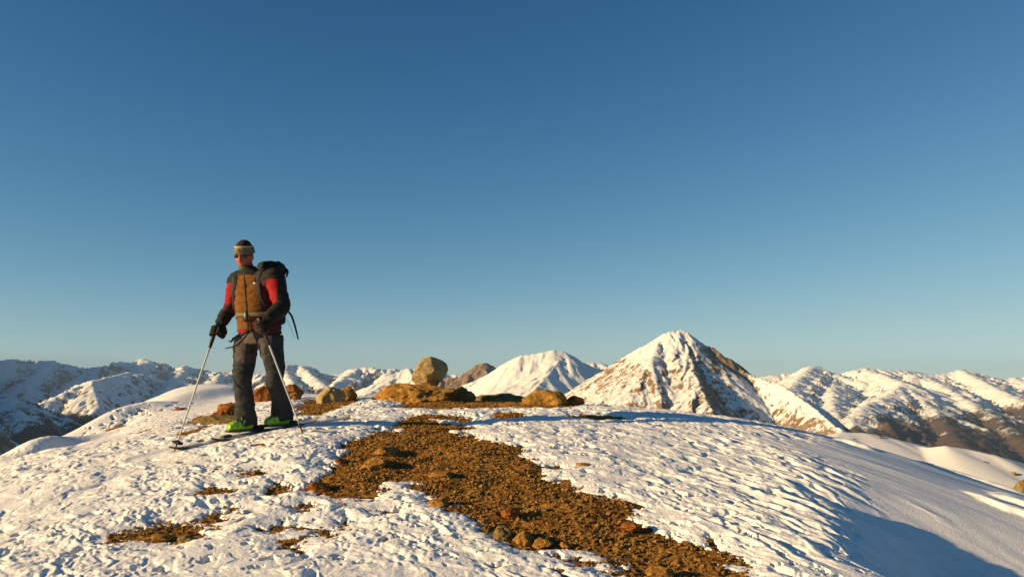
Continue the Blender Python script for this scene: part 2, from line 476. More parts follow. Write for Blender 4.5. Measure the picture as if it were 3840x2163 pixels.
# rough trodden snow near the camera, wind streaks to the right, smooth far right
AX = np.array((0.50, -0.866)); AY = np.array((0.866, 0.50))
def snow_relief(X, Y):
    u = X*AX[0] + Y*AX[1]; v = X*AY[0] + Y*AY[1]
    wx = X + 0.05*fbm(X*4, Y*4, 2, 90); wy = Y + 0.05*fbm(X*4+9, Y*4, 2, 91)
    wu = wx*AX[0] + wy*AX[1]; wv = wx*AY[0] + wy*AY[1]
    s = X/np.maximum(Y+0.001, 1.0)
    right = sstep(0.05, 0.42, s)                         # wind streaks
    smooth = sstep(0.28, 0.46, s + 0.10*perlin(X*0.7, Y*0.7, 5))     # far right: hard smooth crust
    patchy = 0.18 + 0.76*sstep(-0.45, 0.45, perlin(X/0.9+3, Y/0.7, 16) + 0.5*perlin(X/0.35, Y/0.3, 18))
    clump = (np.abs(perlin(wu/0.22, wv/0.13, 11))*0.0155
             + np.abs(perlin(wu/0.10, wv/0.06, 12))*0.0115
             + perlin(wu/0.05, wv/0.034, 13)*0.0055
             + perlin(u/0.03, v/0.022, 14)*0.0024)*patchy + perlin(X/0.9, Y/0.7, 15)*0.018 + perlin(wu/0.42, wv/0.30, 17)*0.016
    plate = perlin(wu/0.34, wv/0.20, 27) + 0.35*perlin(wu/0.09, wv/0.06, 28)
    clump = clump + 0.006*sstep(0.02, 0.12, plate) + 0.005*sstep(0.30, 0.38, plate)
    clump = clump*0.84
    # shallow pits where boots and poles went in
    pit = perlin(wx/0.17, wy/0.14, 21)
    clump = clump - 0.030*sstep(0.40, 0.64, pit)*sstep(-0.2, 0.4, perlin(X/0.8, Y/0.8, 22))
    pit2 = perlin(wu/0.20, wv/0.11, 36)
    streak = (-0.026*sstep(0.38, 0.60, pit2) + (1-np.abs(perlin(wu/0.62, wv/0.16, 31))*1.7)*0.024
              + (1-np.abs(perlin(wu/0.26, wv/0.075, 32))*1.7)*0.0135
              + perlin(wu/0.08, wv/0.035, 33)*0.0060 + perlin(u/0.03, v/0.02, 35)*0.0016
              + perlin(X/1.3, Y/1.1, 34)*0.030)
    crust = (perlin(u/1.6, v/0.5, 41)*0.016 + perlin(u/0.5, v/0.12, 42)*0.003
             + 0.045*sstep(0.35, 0.75, perlin(wu/1.1, wv/0.36, 43)))
    rel = clump*(1-0.72*right) + streak*right*0.95
    rel = rel*(1-smooth) + crust*smooth
    # far side of the crest: gentler, wind packed
    far = sstep(9.5, 13.0, Y)
    left_smooth = sstep(7.6, 9.3, Y)*sstep(-0.30, -0.40, s) + far*sstep(-0.15, -0.3, s)
    rel = rel*(1-0.78*np.clip(left_smooth, 0, 1))
    rel = rel*(1-0.4*far)
    # snow pressed flat under and beside the skis
    for (c0, c1) in SKI_LINES:
        ex_, ey_ = c1[0]-c0[0], c1[1]-c0[1]; l2 = ex_*ex_+ey_*ey_
        t = np.clip(((X-c0[0])*ex_+(Y-c0[1])*ey_)/l2, 0, 1)
        d = np.hypot(X-c0[0]-t*ex_, Y-c0[1]-t*ey_)
        rel = np.where(d < 0.4, rel*(1-0.92*sstep(0.20, 0.06, d)) - 0.012*sstep(0.14, 0.06, d), rel)
    return rel

# ski ruts and shadowed hollows are shaped too
def snow_height(X, Y):
    return ground(X, Y) + snow_relief(X, Y)

def ground_grid(ns, y0, y1, k, ncoarse=True):
    s = np.linspace(-0.62, 0.62, ns)
    if ncoarse:
        e = 0.62 + np.cumsum(np.linspace(0.01, 0.12, 30))
        s = np.concatenate([-e[::-1], s, e])
    ys = [y0]
    while ys[-1] < y1:
        ys.append(ys[-1] + max(0.006, k*ys[-1]) * (1.0 if 3.2 < ys[-1] < 14 else (3.0 if ys[-1] < 25 else 8.0)))
    ys = np.array(ys)
    Y, S = np.meshgrid(ys, s, indexing='ij')
    return S*(Y+3.0), Y

gx, gy = ground_grid(1500, -2.6, 69.0, 0.0019)
sdf = bare_sdf(gx, gy)
edge = sdf + 0.035 + 0.10*fbm(gx/0.24, gy/0.17, 6, 60, 0.68)
thick = np.where(edge > 0, 0.030*np.sqrt(np.clip((0.4*edge+0.6*np.maximum(sdf, 0.02))/0.22, 0, 1)*np.clip(edge/0.03, 0, 1)), np.maximum(edge*0.9, -0.10))
# thin snow breaks up into flecks close to the earth
near = sstep(0.9, 0.05, sdf)*sstep(4.0, 4.2, gy+0.0)
fleck = sstep(0.50, 0.80, fbm(gx/0.15, gy/0.10, 4, 66, 0.6))
thick = thick - 0.09*near*fleck
rel = snow_relief(gx, gy)
damp = np.clip(0.35 + sdf/0.25, 0.35, 1.0)
gz_snow = ground(gx, gy) + rel*damp + thick - 0.02
nr, nc = gx.shape
faces = grid_faces(nr, nc)
keep = ~(edge < -0.16)
fk = keep.ravel()[faces].any(1)
me = mesh_np('snow', np.stack([gx, gy, gz_snow], -1).reshape(-1, 3), faces[fk])
setting(link('snow', me, M['snow']))

# bare earth under the snow, where the snow is thin
ex, ey = ground_grid(1000, 3.0, 18.0, 0.0026, False)
esdf = bare_sdf(ex, ey)
lump = (fbm(ex/0.16, ey/0.16, 4, 70)*0.010 + np.abs(perlin(ex/0.06, ey/0.06, 71))*0.010 + perlin(ex/0.022, ey/0.022, 72)*0.004
        + perlin(ex/0.6, ey/0.5, 73)*0.03)
def earth_height(X, Y):
    return ground(X, Y) + (perlin(X/0.6, Y/0.5, 73)*0.03 + fbm(X/0.16, Y/0.16, 4, 70)*0.010)
ez = ground(ex, ey) + lump - 0.018
f2 = grid_faces(*ex.shape)
fk = ((esdf < 1.0) & (esdf > -9)).ravel()[f2].all(1)
me = mesh_np('bare_ground', np.stack([ex, ey, ez], -1).reshape(-1, 3), f2[fk])
setting(link('bare_ground', me, M['earth']))

# ------------------------------------------------------------------ mountains
def erosion(px, py, dx, dy, seed):
    """stripes across direction (dx, dy), jittered cell by cell"""
    ix = np.floor(px); iy = np.floor(py); fx = px-ix; fy = py-iy
    ix = ix.astype(np.int64); iy = iy.astype(np.int64)
    va = 0.0; vx = 0.0; vy = 0.0; wt = 0.0; f = 2*math.pi
    for i in range(-2, 2):
        for j in range(-2, 2):
            h = _hash(ix-i, iy-j, seed)
            ox = (h & 0xFFFF).astype(float)/65536*0.5; oy = ((h >> 16) & 0xFFFF).astype(float)/65536*0.5
            qx = fx+i-ox; qy = fy+j-oy
            w = np.exp(-2*(qx*qx+qy*qy)); m = (qx*dx+qy*dy)*f
            sn = np.sin(m)
            va = va + w*np.cos(m); vx = vx - w*sn*dx; vy = vy - w*sn*dy; wt = wt + w
    e = np.clip(va/wt, -1, 1)
    return 2*(0.5*(e+1))**1.8-1, vx/wt, vy/wt       # sharp ridges, open gullies

def mountain(name, ridges, bounds, step, mat, k=0.65, gully=(60, 0.35), base=-1600, rock=0.0, rock_slope=0.55, forest_top=None,
             crest_noise=0.0, seed=0, fine=0.12, rock_fn=None, warp=0.10, mf=0.30, spurs=None):
    """ridges: list of (points [(px,py,d)...], k_left, k_right); bounds x0,x1,y0,y1 in metres"""
    x0, x1, y0, y1 = bounds
    xs = np.arange(x0, x1, step); ys = np.arange(y0, y1, step)
    Y, X = np.meshgrid(ys, xs, indexing='ij')
    L, amp = gully
    wx = X + warp*L*fbm(X/(L*1.6), Y/(L*1.6), 3, seed+50)
    wy = Y + warp*L*fbm(X/(L*1.6)+7, Y/(L*1.6), 3, seed+51)
    H = np.full(X.shape, -1e9); DM = np.zeros(X.shape)
    if spurs:                                            # side ridges running down from the crest towards the viewer
        n_, len_, head_, drop_, kr_, kl_ = spurs
        r_ = np.random.default_rng(seed); C = ridges[0][0]
        ridges = list(ridges)
        for q in np.linspace(0.04, 0.96, n_):
            q = q + r_.uniform(-0.4, 0.4)/n_; q = min(max(q, 0.01), 0.98)
            i = int(q*(len(C)-1)); ft = q*(len(C)-1)-i
            b0 = np.array([C[i][j]+(C[i+1][j]-C[i][j])*ft for j in range(3)])
            w0 = at(*b0); pts = [tuple(b0)]; hd = head_ + r_.uniform(-0.35, 0.35); ll = len_*r_.uniform(0.5, 1.25); z = w0[2]; pos = w0.copy()
            for s_ in range(4):
                hd += r_.uniform(-0.3, 0.3)
                pos = pos + np.array((math.sin(hd), -math.cos(hd), 0))*ll/4
                z -= drop_*ll/4*r_.uniform(0.5, 1.5)
                # back to photo coordinates of that point
                dd = pos[1]; tq = math.atan((z-EYE)/dd) - PITCH
                pyq = CY - math.tan(tq)*F_PX; fq = math.cos(PITCH) - (CY-pyq)/F_PX*math.sin(PITCH)
                pts.append((CX + pos[0]/dd*fq*F_PX, pyq, dd))
            ridges.append((pts, kl_*r_.uniform(0.85, 1.2), kr_*r_.uniform(0.85, 1.2)))
    for ri, (pts, kl, kr) in enumerate(ridges):
        P = np.array([at(*p) for p in pts])
        s0 = 0.0
        G = P[-1][:2]-P[0][:2]; G = G/np.linalg.norm(G)
        for a, b in zip(P[:-1], P[1:]):
            e = b[:2]-a[:2]; l2 = e@e + 1e-9; ln = math.sqrt(l2)
            t = np.clip(((wx-a[0])*e[0] + (wy-a[1])*e[1])/l2, 0, 1)
            dx = wx-a[0]-t*e[0]; dy = wy-a[1]-t*e[1]
            dist = np.sqrt(dx*dx+dy*dy)
            kk = kr + (kl-kr)*sstep(-0.35, 0.35, (G[0]*dy-G[1]*dx)/(dist+1e-6))
            h = a[2]+t*(b[2]-a[2]) - kk*dist
            m = h + amp*L*1.9 > H                     # elsewhere this piece cannot show
            if m.any():
                sa = s0 + t[m]*ln; dm = dist[m]
                g = 0.0; aa = amp*L; LL = L
                for o in range(3):
                    g = g + aa*(1-2*np.abs(perlin(sa/LL + 31*ri, dm/(7*LL) + 13*o, seed+o+ri*7))) * np.minimum(dm/(LL*1.2), 1.0)
                    aa *= 0.5; LL *= 0.47
                if crest_noise: g = g + crest_noise*(ridged(sa/(L*0.45), dm/(L*2), 3, seed+77+ri, 0.55)-0.6)*np.exp(-dm/(L*0.6))
                hn = h[m]+g; w_ = hn > H[m]
                H[m] = np.where(w_, hn, H[m]); DM[m] = np.where(w_, dm, DM[m])
            s0 += ln
    # gullies and side ridges worn down the fall line, branching into finer ones
    gy0, gx0 = np.gradient(H, step)
    sm = np.hypot(gx0, gy0)+1e-6
    D0x, D0y = -gy0/sm, gx0/sm                           # across the slope
    hx = np.zeros(X.shape); hy = np.zeros(X.shape); E = np.zeros(X.shape)
    aa = 1.0; ff = 1.0/(L*2.2)
    for o in range(5):
        dx_, dy_ = D0x - hy*0.9, D0y + hx*0.9
        e, ex_, ey_ = erosion(wx*ff, wy*ff, dx_, dy_, seed+60+o)
        E = E + aa*e; hx = hx + aa*ex_*0.35; hy = hy + aa*ey_*0.35
        aa *= 0.5; ff *= 2.0
    fade = np.clip(DM/(L*1.3), 0.10, 1.0)*np.clip(sm*2.2, 0.25, 1.0)
    H = H + mf*L*0.9*E*fade
    H = H + fine*L*fbm(X/(L*0.5), Y/(L*0.5), 5, seed+30)*0.22
    H = np.maximum(H, base + 20*perlin(X/300, Y/300, seed))
    gyy, gxx = np.gradient(H, step)
    slope = np.sqrt(gxx**2+gyy**2)
    rk = rock + 0.9*(slope-rock_slope)
    if rock_fn is not None: rk = rk + rock_fn(X, Y, H)
    fo = np.zeros(X.shape) if forest_top is None else 1.0*sstep(forest_top[0], forest_top[1], H + forest_top[2]*fbm(X/(L*3), Y/(L*3), 3, seed+9))
    # leave out what lies far below anything seen
    f = grid_faces(*X.shape)
    me = mesh_np(name, np.stack([X, Y, H], -1).reshape(-1, 3), f)
    set_attr(me, 'rock', rk); set_attr(me, 'forest', fo)
    return setting(link(name, me, mat))

TANR = ((0.10, 0.065, 0.04), (0.30, 0.21, 0.135))
M['mt_near'] = mat_mountain('mountain_near', *TANR, 0.04)
M['mt_mid'] = mat_mountain('mountain_mid', *TANR, 0.012)
M['mt_far'] = mat_mountain('mountain_far', *TANR, 0.006)
M['mt_hill'] = mat_mountain('hill_snow', (0.06, 0.04, 0.02), (0.2, 0.13, 0.06), 0.25)

def gx_of(px, d): return (px-CX)/F_PX*d

# the big pyramid to the right
D = 3000
def main_rock(X, Y, H):
    # rocky broken front face, smooth snow field high on the left shoulder
    lo = sstep(140, 40, H)
    shoulder = np.exp(-(((X-gx_of(2440, D))/110)**2 + ((H-95)/55)**2))
    right_top = np.exp(-(((X-gx_of(2740, D))/85)**2 + ((H-50)/55)**2))
    bowl = np.exp(-(((X-gx_of(2860, D))/130)**2 + ((H+60)/80)**2))
    return 0.24*lo - 0.65*shoulder + 0.50*right_top - 0.90*bowl
mountain('mountain',
  [([(2120,1520,D-100),(2165,1490,D-80),(2200,1450,D-50),(2300,1388,D-20),(2400,1318,D),(2450,1283,D),(2500,1247,D),(2555,1239,D),(2572,1243,D)], 0.62, 0.72),
   ([(2572,1243,D),(2600,1265,D-10),(2640,1298,D-25),(2670,1302,D-40),(2720,1340,D-70),(2770,1378,D-110),(2810,1405,D-150),(2850,1418,D-190),(2920,1440,D-270),(2950,1460,D-310),(3000,1490,D-390),(3050,1530,D-470),(3100,1570,D-540),(3150,1612,D-610),(3200,1660,D-670)], 0.75, 1.0),
   ([(2562,1243,D),(2582,1320,D-120),(2598,1380,D-230),(2622,1440,D-350),(2655,1510,D-470),(2700,1590,D-600)], 0.95, 0.55),
   ([(2480,1262,D-5),(2440,1350,D-170),(2400,1440,D-300),(2350,1540,D-420)], 0.6, 0.6)],
  (gx_of(2020, D), gx_of(3330, D), 1900, 3500), 4.2, M['mt_near'], gully=(42, 0.17), mf=0.17, base=-700, rock=0.40, rock_slope=0.95, crest_noise=4.5, seed=3, fine=0.22, rock_fn=main_rock)
# white mountain left of the pyramid
D = 5200
mountain('mountain',
  [([(1700,1470,D),(1750,1440,D),(1870,1396,D),(1950,1333,D),(2020,1325,D),(2075,1312,D),(2110,1317,D),(2140,1330,D),(2190,1362,D+60),(2230,1380,D+120),(2300,1392,D+200)], 0.55, 0.72),
   ([(2110,1317,D),(2085,1365,D-150),(2050,1410,D-320),(2000,1465,D-520),(1960,1520,D-700)], 0.66, 0.40),
   ([(2190,1362,D+60),(2215,1410,D-150),(2240,1450,D-300)], 0.6, 0.6)],
  (gx_of(1560, D), gx_of(2450, D), 3900, 5900), 8.0, M['mt_mid'], gully=(80, 0.10), mf=0.11, base=-900, rock=0.05, rock_slope=0.70, crest_noise=4, seed=13, fine=0.10)
# small brown rocky peak behind it
D = 6500
mountain('mountain',
  [([(1560,1445,D),(1640,1425,D),(1720,1409,D),(1765,1383,D),(1815,1361,D),(1842,1376,D),(1880,1398,D),(1960,1430,D)], 0.8, 0.8),
   ([(1815,1361,D),(1830,1420,D-250),(1850,1480,D-450)], 0.7, 0.7)],
  (gx_of(1480, D), gx_of(2020, D), 5600, 7100), 10.0, M['mt_mid'], gully=(90, 0.30), base=-1000, rock=0.75, rock_slope=0.7, crest_noise=6, seed=23)
# pale snow crest far behind the saddle
D = 9000
mountain('mountain',
  [([(2100,1420,D),(2170,1375,D),(2210,1358,D),(2250,1361,D),(2300,1376,D),(2380,1400,D)], 0.5, 0.5)],
  (gx_of(2050, D), gx_of(2450, D), 8000, 9600), 16.0, M['mt_far'], gully=(160, 0.2), base=-1100, rock=0.0, rock_slope=0.7, seed=29)

# middle range
D = 10500
mountain('mountain_range',
  [([(980,1420,D),(1040,1388,D),(1062,1376,D),(1080,1388,D),(1097,1371,D),(1113,1386,D),(1130,1373,D),(1160,1383,D),(1180,1398,D),(1240,1406,D),(1300,1402,D),(1330,1386,D),(1370,1381,D),(1430,1383,D),(1450,1392,D),(1480,1384,D),(1500,1393,D),(1540,1383,D),(1600,1392,D),(1660,1400,D),(1720,1410,D)], 0.6, 0.55),
   ([(1130,1373,D),(1180,1420,D-700),(1260,1470,D-1500)], 0.5, 0.6),
   ([(1062,1376,D),(1090,1420,D-700),(1120,1470,D-1500)], 0.5, 0.6),
   ([(1340,1384,D),(1300,1412,D-600),(1250,1445,D-1300)], 0.5, 0.6),
   ([(1460,1388,D),(1440,1420,D-600),(1410,1460,D-1300)], 0.5, 0.6)],
  (gx_of(900, D), gx_of(1800, D), 8000, 11300), 20.0, M['mt_far'], gully=(170, 0.26), base=-1500, rock=-0.04, rock_slope=0.85, crest_noise=22, seed=33, fine=0.16, mf=0.42, spurs=(18, 1500, 0.5, 0.34, 0.62, 0.95))
D = 7400
mountain('mountain',
  [([(1345,1490,D-500),(1400,1462,D-350),(1460,1430,D-200),(1530,1381,D),(1575,1405,D+60),(1640,1440,D+150),(1700,1460,D+200)], 0.5, 0.62),
   ([(1530,1381,D),(1560,1430,D-350),(1590,1480,D-600)], 0.55, 0.6)],
  (gx_of(1280, D), gx_of(1760, D), 6300, 7900), 11.0, M['mt_mid'], gully=(110, 0.16), mf=0.2, base=-1200, rock=0.05, rock_slope=0.66, crest_noise=5, seed=37)

# far left range
D = 14000
mountain('mountain_range',
  [([(-700,1370,D),(-400,1345,D),(-200,1362,D),(-60,1366,D),(0,1357,D),(35,1352,D),(62,1366,D),(120,1369,D),(160,1358,D),(190,1357,D),(250,1371,D),(330,1386,D),(350,1383,D),(390,1378,D),(420,1369,D),(442,1372,D),(470,1360,D),(492,1363,D),(520,1351,D),(545,1350,D),(590,1367,D),(620,1386,D),(660,1391,D),(690,1375,D),(712,1382,D),(730,1399,D),(760,1404,D),(830,1396,D),(900,1400,D),(980,1402,D),(1060,1410,D)], 0.6, 0.42),
   ([(40,1352,D),(20,1400,D-900),(-60,1460,D-2400)], 0.45, 0.55),
   ([(190,1357,D),(150,1405,D-1200),(90,1450,D-2600)], 0.42, 0.6),
   ([(350,1383,D),(300,1420,D-1000),(250,1460,D-2200)], 0.42, 0.6),
   ([(540,1350,D),(520,1395,D-1000),(460,1440,D-2300)], 0.45, 0.55),
   ([(690,1375,D),(670,1410,D-800),(620,1450,D-2000)], 0.45, 0.6),
   ([(830,1396,D),(800,1430,D-900),(780,1470,D-2000)], 0.45, 0.6)],
  (gx_of(-800, D), gx_of(1150, D), 10300, 14900), 26.0, M['mt_far'], gully=(220, 0.28), base=-1800, rock=-0.08, rock_slope=0.85, crest_noise=34, seed=43, fine=0.16, mf=0.50, spurs=(26, 2400, 0.55, 0.30, 0.62, 1.0))
# sunlit pyramid in the left valley and the shaded ridge behind it
D = 8200
mountain('mountain',
  [([(120,1530,D-700),(175,1508,D-500),(240,1472,D-300),(300,1446,D-120),(345,1428,D),(420,1412,D+500),(480,1396,D+900),(560,1410,D+1200),(640,1430,D+1300),(760,1445,D+1300),(900,1450,D+1300)], 0.62, 0.5),
   ([(345,1428,D),(358,1480,D-420),(372,1530,D-700),(330,1575,D-950)], 0.75, 0.55),
   ([(640,1430,D+1300),(600,1480,D+500),(520,1540,D-300),(430,1600,D-900)], 0.45, 0.5),
   ([(900,1450,D+1300),(760,1490,D+300),(640,1540,D-600),(520,1610,D-1500)], 0.45, 0.5)],
  (gx_of(0, D), gx_of(1150, D), 5900, 9900), 15.0, M['mt_mid'], gully=(120, 0.26), base=-1500, rock=0.0, rock_slope=0.80, forest_top=(-330, -520, 110), crest_noise=8, seed=53, fine=0.16)
# wooded slopes falling into the left valley
D = 5200
mountain('mountain',
  [([(-900,1430,D),(-500,1440,D),(-200,1462,D),(0,1482,D-100),(90,1515,D-250),(180,1560,D-450),(280,1610,D-700),(360,1660,D-900)], 0.5, 0.42),
   ([(0,1482,D-100),(40,1540,D-700),(120,1610,D-1200),(220,1680,D-1600)], 0.45, 0.5),
   ([(-300,1455,D),(-160,1540,D-900),(-60,1640,D-1700)], 0.45, 0.5)],
  (gx_of(-1000, D), gx_of(520, D), 3000, 5700), 10.0, M['mt_mid'], gully=(110, 0.28), base=-1300, rock=-0.05, rock_slope=0.9, forest_top=(-90, -420, 120), crest_noise=6, seed=63, fine=0.16)

M['mt_larch'] = mat_mountain('mountain_larch', *TANR, 0.006, (0.085, 0.058, 0.042))
# high chain beyond the left edge of the view, which keeps the sun off most of the left valley
def chain(Y, off, z):
    X = -0.637*Y - off
    py = CY - math.tan(math.atan((z-EYE)/Y)-PITCH)*F_PX
    fq = math.cos(PITCH) - (CY-py)/F_PX*math.sin(PITCH)
    return (CX + X/Y*fq*F_PX, py, Y)
mountain('mountain_range',
  [([chain(3600, 900, 150), chain(4800, 1000, 230), chain(6300, 900, 120), chain(7300, 900, -150), chain(8300, 900, -160), chain(9300, 1100, 200), chain(10500, 1500, 700), chain(12000, 1900, 1040), chain(13500, 2200, 1270), chain(15000, 2300, 1330), chain(16500, 2300, 1300)], 0.70, 0.80)],
  (-14500, -2600, 2600, 17500), 45.0, M['mt_far'], gully=(260, 0.2), mf=0.15, base=-1600, rock=0.1, rock_slope=0.8, crest_noise=25, seed=143)

# right range
D = 11000
mountain('mountain_range',
  [([(2700,1430,D),(2820,1420,D),(2900,1410,D),(2960,1403,D),(3008,1400,D),(3020,1380,D),(3045,1375,D),(3072,1385,D),(3130,1413,D),(3200,1391,D-200),(3245,1383,D-300),(3300,1390,D-300),(3380,1392,D-200),(3420,1395,D-100),(3480,1408,D),(3540,1404,D),(3600,1389,D),(3640,1394,D),(3700,1414,D),(3770,1424,D),(3800,1419,D),(3850,1416,D),(4000,1420,D),(4300,1400,D),(4600,1420,D)], 0.5, 0.5),
   ([(3245,1383,D-300),(3330,1415,D-900),(3390,1440,D-1500),(3430,1478,D-2000),(3500,1540,D-2700),(3570,1620,D-3500),(3620,1690,D-4200)], 0.40, 0.50),
   ([(3390,1440,D-1500),(3340,1480,D-2200),(3250,1520,D-2900),(3200,1570,D-3500)], 0.45, 0.5),
   ([(3420,1395,D-100),(3520,1440,D-1000),(3600,1490,D-1800),(3700,1550,D-2500),(3800,1620,D-3200),(3900,1700,D-3900)], 0.38, 0.52),
   ([(3600,1389,D),(3700,1440,D-1000),(3800,1490,D-1700),(3950,1560,D-2500),(4100,1640,D-3300)], 0.38, 0.52),
   ([(3045,1375,D),(2990,1430,D-1300),(2940,1480,D-2400)], 0.42, 0.5),
   ([(3130,1413,D),(3120,1470,D-1800),(3130,1550,D-3200)], 0.42, 0.5),
   ([(3800,1419,D),(3900,1460,D-1000),(4050,1520,D-2000)], 0.4, 0.5)],
  (gx_of(2600, D), gx_of(4700, D), 6000, 11800), 22.0, M['mt_larch'], gully=(170, 0.22), base=-1700, rock=-0.10, rock_slope=0.85, mf=0.26, spurs=(15, 2000, 0.40, 0.32, 0.50, 0.90), forest_top=(-250, -640, 150), crest_noise=24, seed=73, fine=0.14,
  rock_fn=lambda X, Y, H: 0.50*sstep(-260, -420, H)*sstep(-1400, -700, H))

# rounded snow hill just below the summit on the right
D = 150
mountain('hill',
  [([(3040,1720,D-10),(3120,1668,D-6),(3172,1620,D),(3250,1624,D),(3330,1638,D),(3400,1664,D),(3470,1674,D-4),(3530,1668,D-6),(3620,1680,D-6),(3720,1702,D-8),(3780,1736,D-10),(3860,1790,D-14),(3990,1880,D-20)], 0.30, 0.40)],
  (gx_of(2950, D), gx_of(4150, D), 70, 185), 0.5, M['mt_hill'], gully=(22, 0.03), mf=0.02, base=-80, rock=-0.05, rock_slope=0.75, seed=83, fine=0.02)

# the valley floors between the ranges, reaching the horizon
M['valley'] = mat_mountain('valley_floor', (0.02, 0.03, 0.02), (0.05, 0.06, 0.04), 0.004)
n = 60
vx, vy = np.meshgrid(np.linspace(-26000, 26000, n), np.linspace(-3000, 26000, n))
vz = -1650 + 120*fbm(vx/9000, vy/9000, 3, 3)
me = mesh_np('valley', np.stack([vx, vy, vz], -1).reshape(-1, 3), grid_faces(n, n))
set_attr(me, 'rock', np.zeros(n*n)); set_attr(me, 'forest', np.full(n*n, 0.8))
setting(link('valley', me, M['valley']))

# blue air between the ridges
hm = bpy.data.materials.new('haze'); hm.use_nodes = True
ht = hm.node_tree
for nd in list(ht.nodes): ht.nodes.remove(nd)
pv = ht.nodes.new('ShaderNodeVolumePrincipled'); ho = ht.nodes.new('ShaderNodeOutputMaterial')
pv.inputs['Color'].default_value = (0.42, 0.64, 1.0, 1)
pv.inputs['Density'].default_value = 1.9e-5
pv.inputs['Anisotropy'].default_value = 0.0
ht.links.new(pv.outputs[0], ho.inputs['Volume'])
hx0, hx1, hy0, hy1, hz0, hz1 = -27000, 27000, -4000, 27000, -2400, 330
hv = [(x, y, z) for z in (hz0, hz1) for x, y in ((hx0, hy0), (hx1, hy0), (hx1, hy1), (hx0, hy1))]
hf_ = [(3, 2, 1, 0), (4, 5, 6, 7), (0, 1, 5, 4), (1, 2, 6, 5), (2, 3, 7, 6), (3, 0, 4, 7)]
o = link('haze', mesh_np('haze', hv, hf_, False), hm)
o['kind'] = 'stuff'
# ------------------------------------------------------------------ rocks
def ico(sub):
    bm = bmesh.new(); bmesh.ops.create_icosphere(bm, subdivisions=sub, radius=1.0)
    v = np.array([x.co[:] for x in bm.verts]); f = np.array([[l.index for l in x.verts] for x in bm.faces])
    bm.free(); return v, f
ICO = {s: ico(s) for s in (1, 2, 4, 5, 6)}

def rock_shape(seed, sub=5, cuts=9, depth=0.28, rough=0.16, pits=0.0):
    v, f = ICO[sub]; v = v.copy()
    r = np.random.default_rng(seed)
    v = v * (1 + 0.22*fbm3(v*0.9 + seed*3.1, 2, seed))[:, None]
    for i in range(cuts+6):
        n = r.normal(size=3); n /= np.linalg.norm(n)
        c = 1 - depth*r.uniform(0.3, 1.45)
        over = np.maximum(0, v@n - c)
        v = v - (over*0.93)[:, None]*n
    nrm = v/np.linalg.norm(v, axis=1)[:, None]
    rg = 1 - 2*np.abs(perlin3(v*1.7 + seed, seed+5))
    v = v + nrm*(rough*(0.55*fbm3(v*2.1+seed, 5, seed+1, 0.55) + 0.25*rg))[:, None]
    if pits:
        p = perlin3(v*4.2+seed, seed+8)
        v = v - nrm*(pits*sstep(0.22, 0.5, p))[:, None]
    lo, hi = v.min(0), v.max(0)
    return (v - (lo+hi)/2)/((hi-lo)/2), f

def rock(box, d, mat, label, seed, name='rock', cat='rock', group='rocks on the summit', embed=0.22, dep=0.8, sub=5, base=None, tilt=0.0, slope_on=True, **kw):
    x0, y0, x1, y1 = box
    w = (x1-x0)/F_PX*d
    cx = (x0+x1)/2
    top = at(cx, y0, d)[2]
    bot = at(cx, y1, d)[2]
    h = top-bot
    v, f = rock_shape(seed, sub, **kw)
    if tilt:
        c, s = math.cos(tilt), math.sin(tilt)
        v = v@np.array(((c, 0, -s), (0, 1, 0), (s, 0, c))).T
        lo, hi = v.min(0), v.max(0); v = (v-(lo+hi)/2)/((hi-lo)/2)
    hh = h*(1+embed)
    v = v*np.array((w/2, w/2*dep, hh/2)) + np.array((0, 0, hh/2))
    me = mesh_np(name, v, f)
    X = at(cx, y1, d)[0]
    o = link(name, me, mat, loc=(X, d + w*dep*0.30, bot - h*embed))
    return tag(o, label, cat, group)

rust, ochre, tan, olive = M['rust'], M['ochre'], M['tan'], M['olive']
# the cairn-like pile on the crest
rock((1378,1436,1722,1546), 10.6, M['ochre'], 'broad lumpy orange brown outcrop full of dark pits, carrying the big round boulder', 11, pits=0.11, cuts=5, rough=0.22, sub=6, dep=0.55, embed=0.15)
rock((1536,1336,1677,1456), 10.75, M['tan'], 'big rounded pale tan boulder balanced on top of the orange outcrop', 23, name='boulder', cat='boulder', cuts=11, depth=0.22, rough=0.09, sub=6, dep=0.85, embed=0.02, tilt=0.35)
rock((1688,1448,1785,1530), 10.9, M['olive'], 'grey brown block leaning on the right end of the pitted outcrop', 31, cuts=12)
rock((1762,1474,1975,1534), 11.3, M['olive'], 'long low slab in shade between the balanced boulder pile and the orange boulder', 37, cuts=9, dep=0.5)
rock((1958,1460,2140,1556), 10.2, M['ochre'], 'rounded orange brown boulder with a mossy shaded cheek, right of the long slab', 47, name='boulder', cat='boulder', cuts=10, depth=0.3, sub=6, rough=0.13, dep=0.8)
rock((2098,1482,2196,1554), 10.3, M['rust'], 'dark red brown rock tucked against the right side of the orange boulder', 53, cuts=10)
rock((1868,1508,1962,1540), 10.1, M['ochre'], 'small ochre stone just left of the orange boulder', 59, cuts=8)
rock((1866,1550,1924,1572), 9.4, M['rust'], 'small flat brown stone below the ochre stone, in broken snow', 61, cuts=8)
rock((1920,1546,1990,1568), 9.3, M['ochre'], 'flat ochre stone with a dark underside at the foot of the orange boulder', 67, cuts=8)
rock((2172,1557,2266,1600), 8.9, M['rust'], 'single bright rust red rock lying in snow right of the boulders', 71, cuts=11, sub=5)
rock((2246,1548,2330,1572), 9.7, M['rust'], 'thin dark stone almost buried in blue shadowed snow', 73, cuts=8)
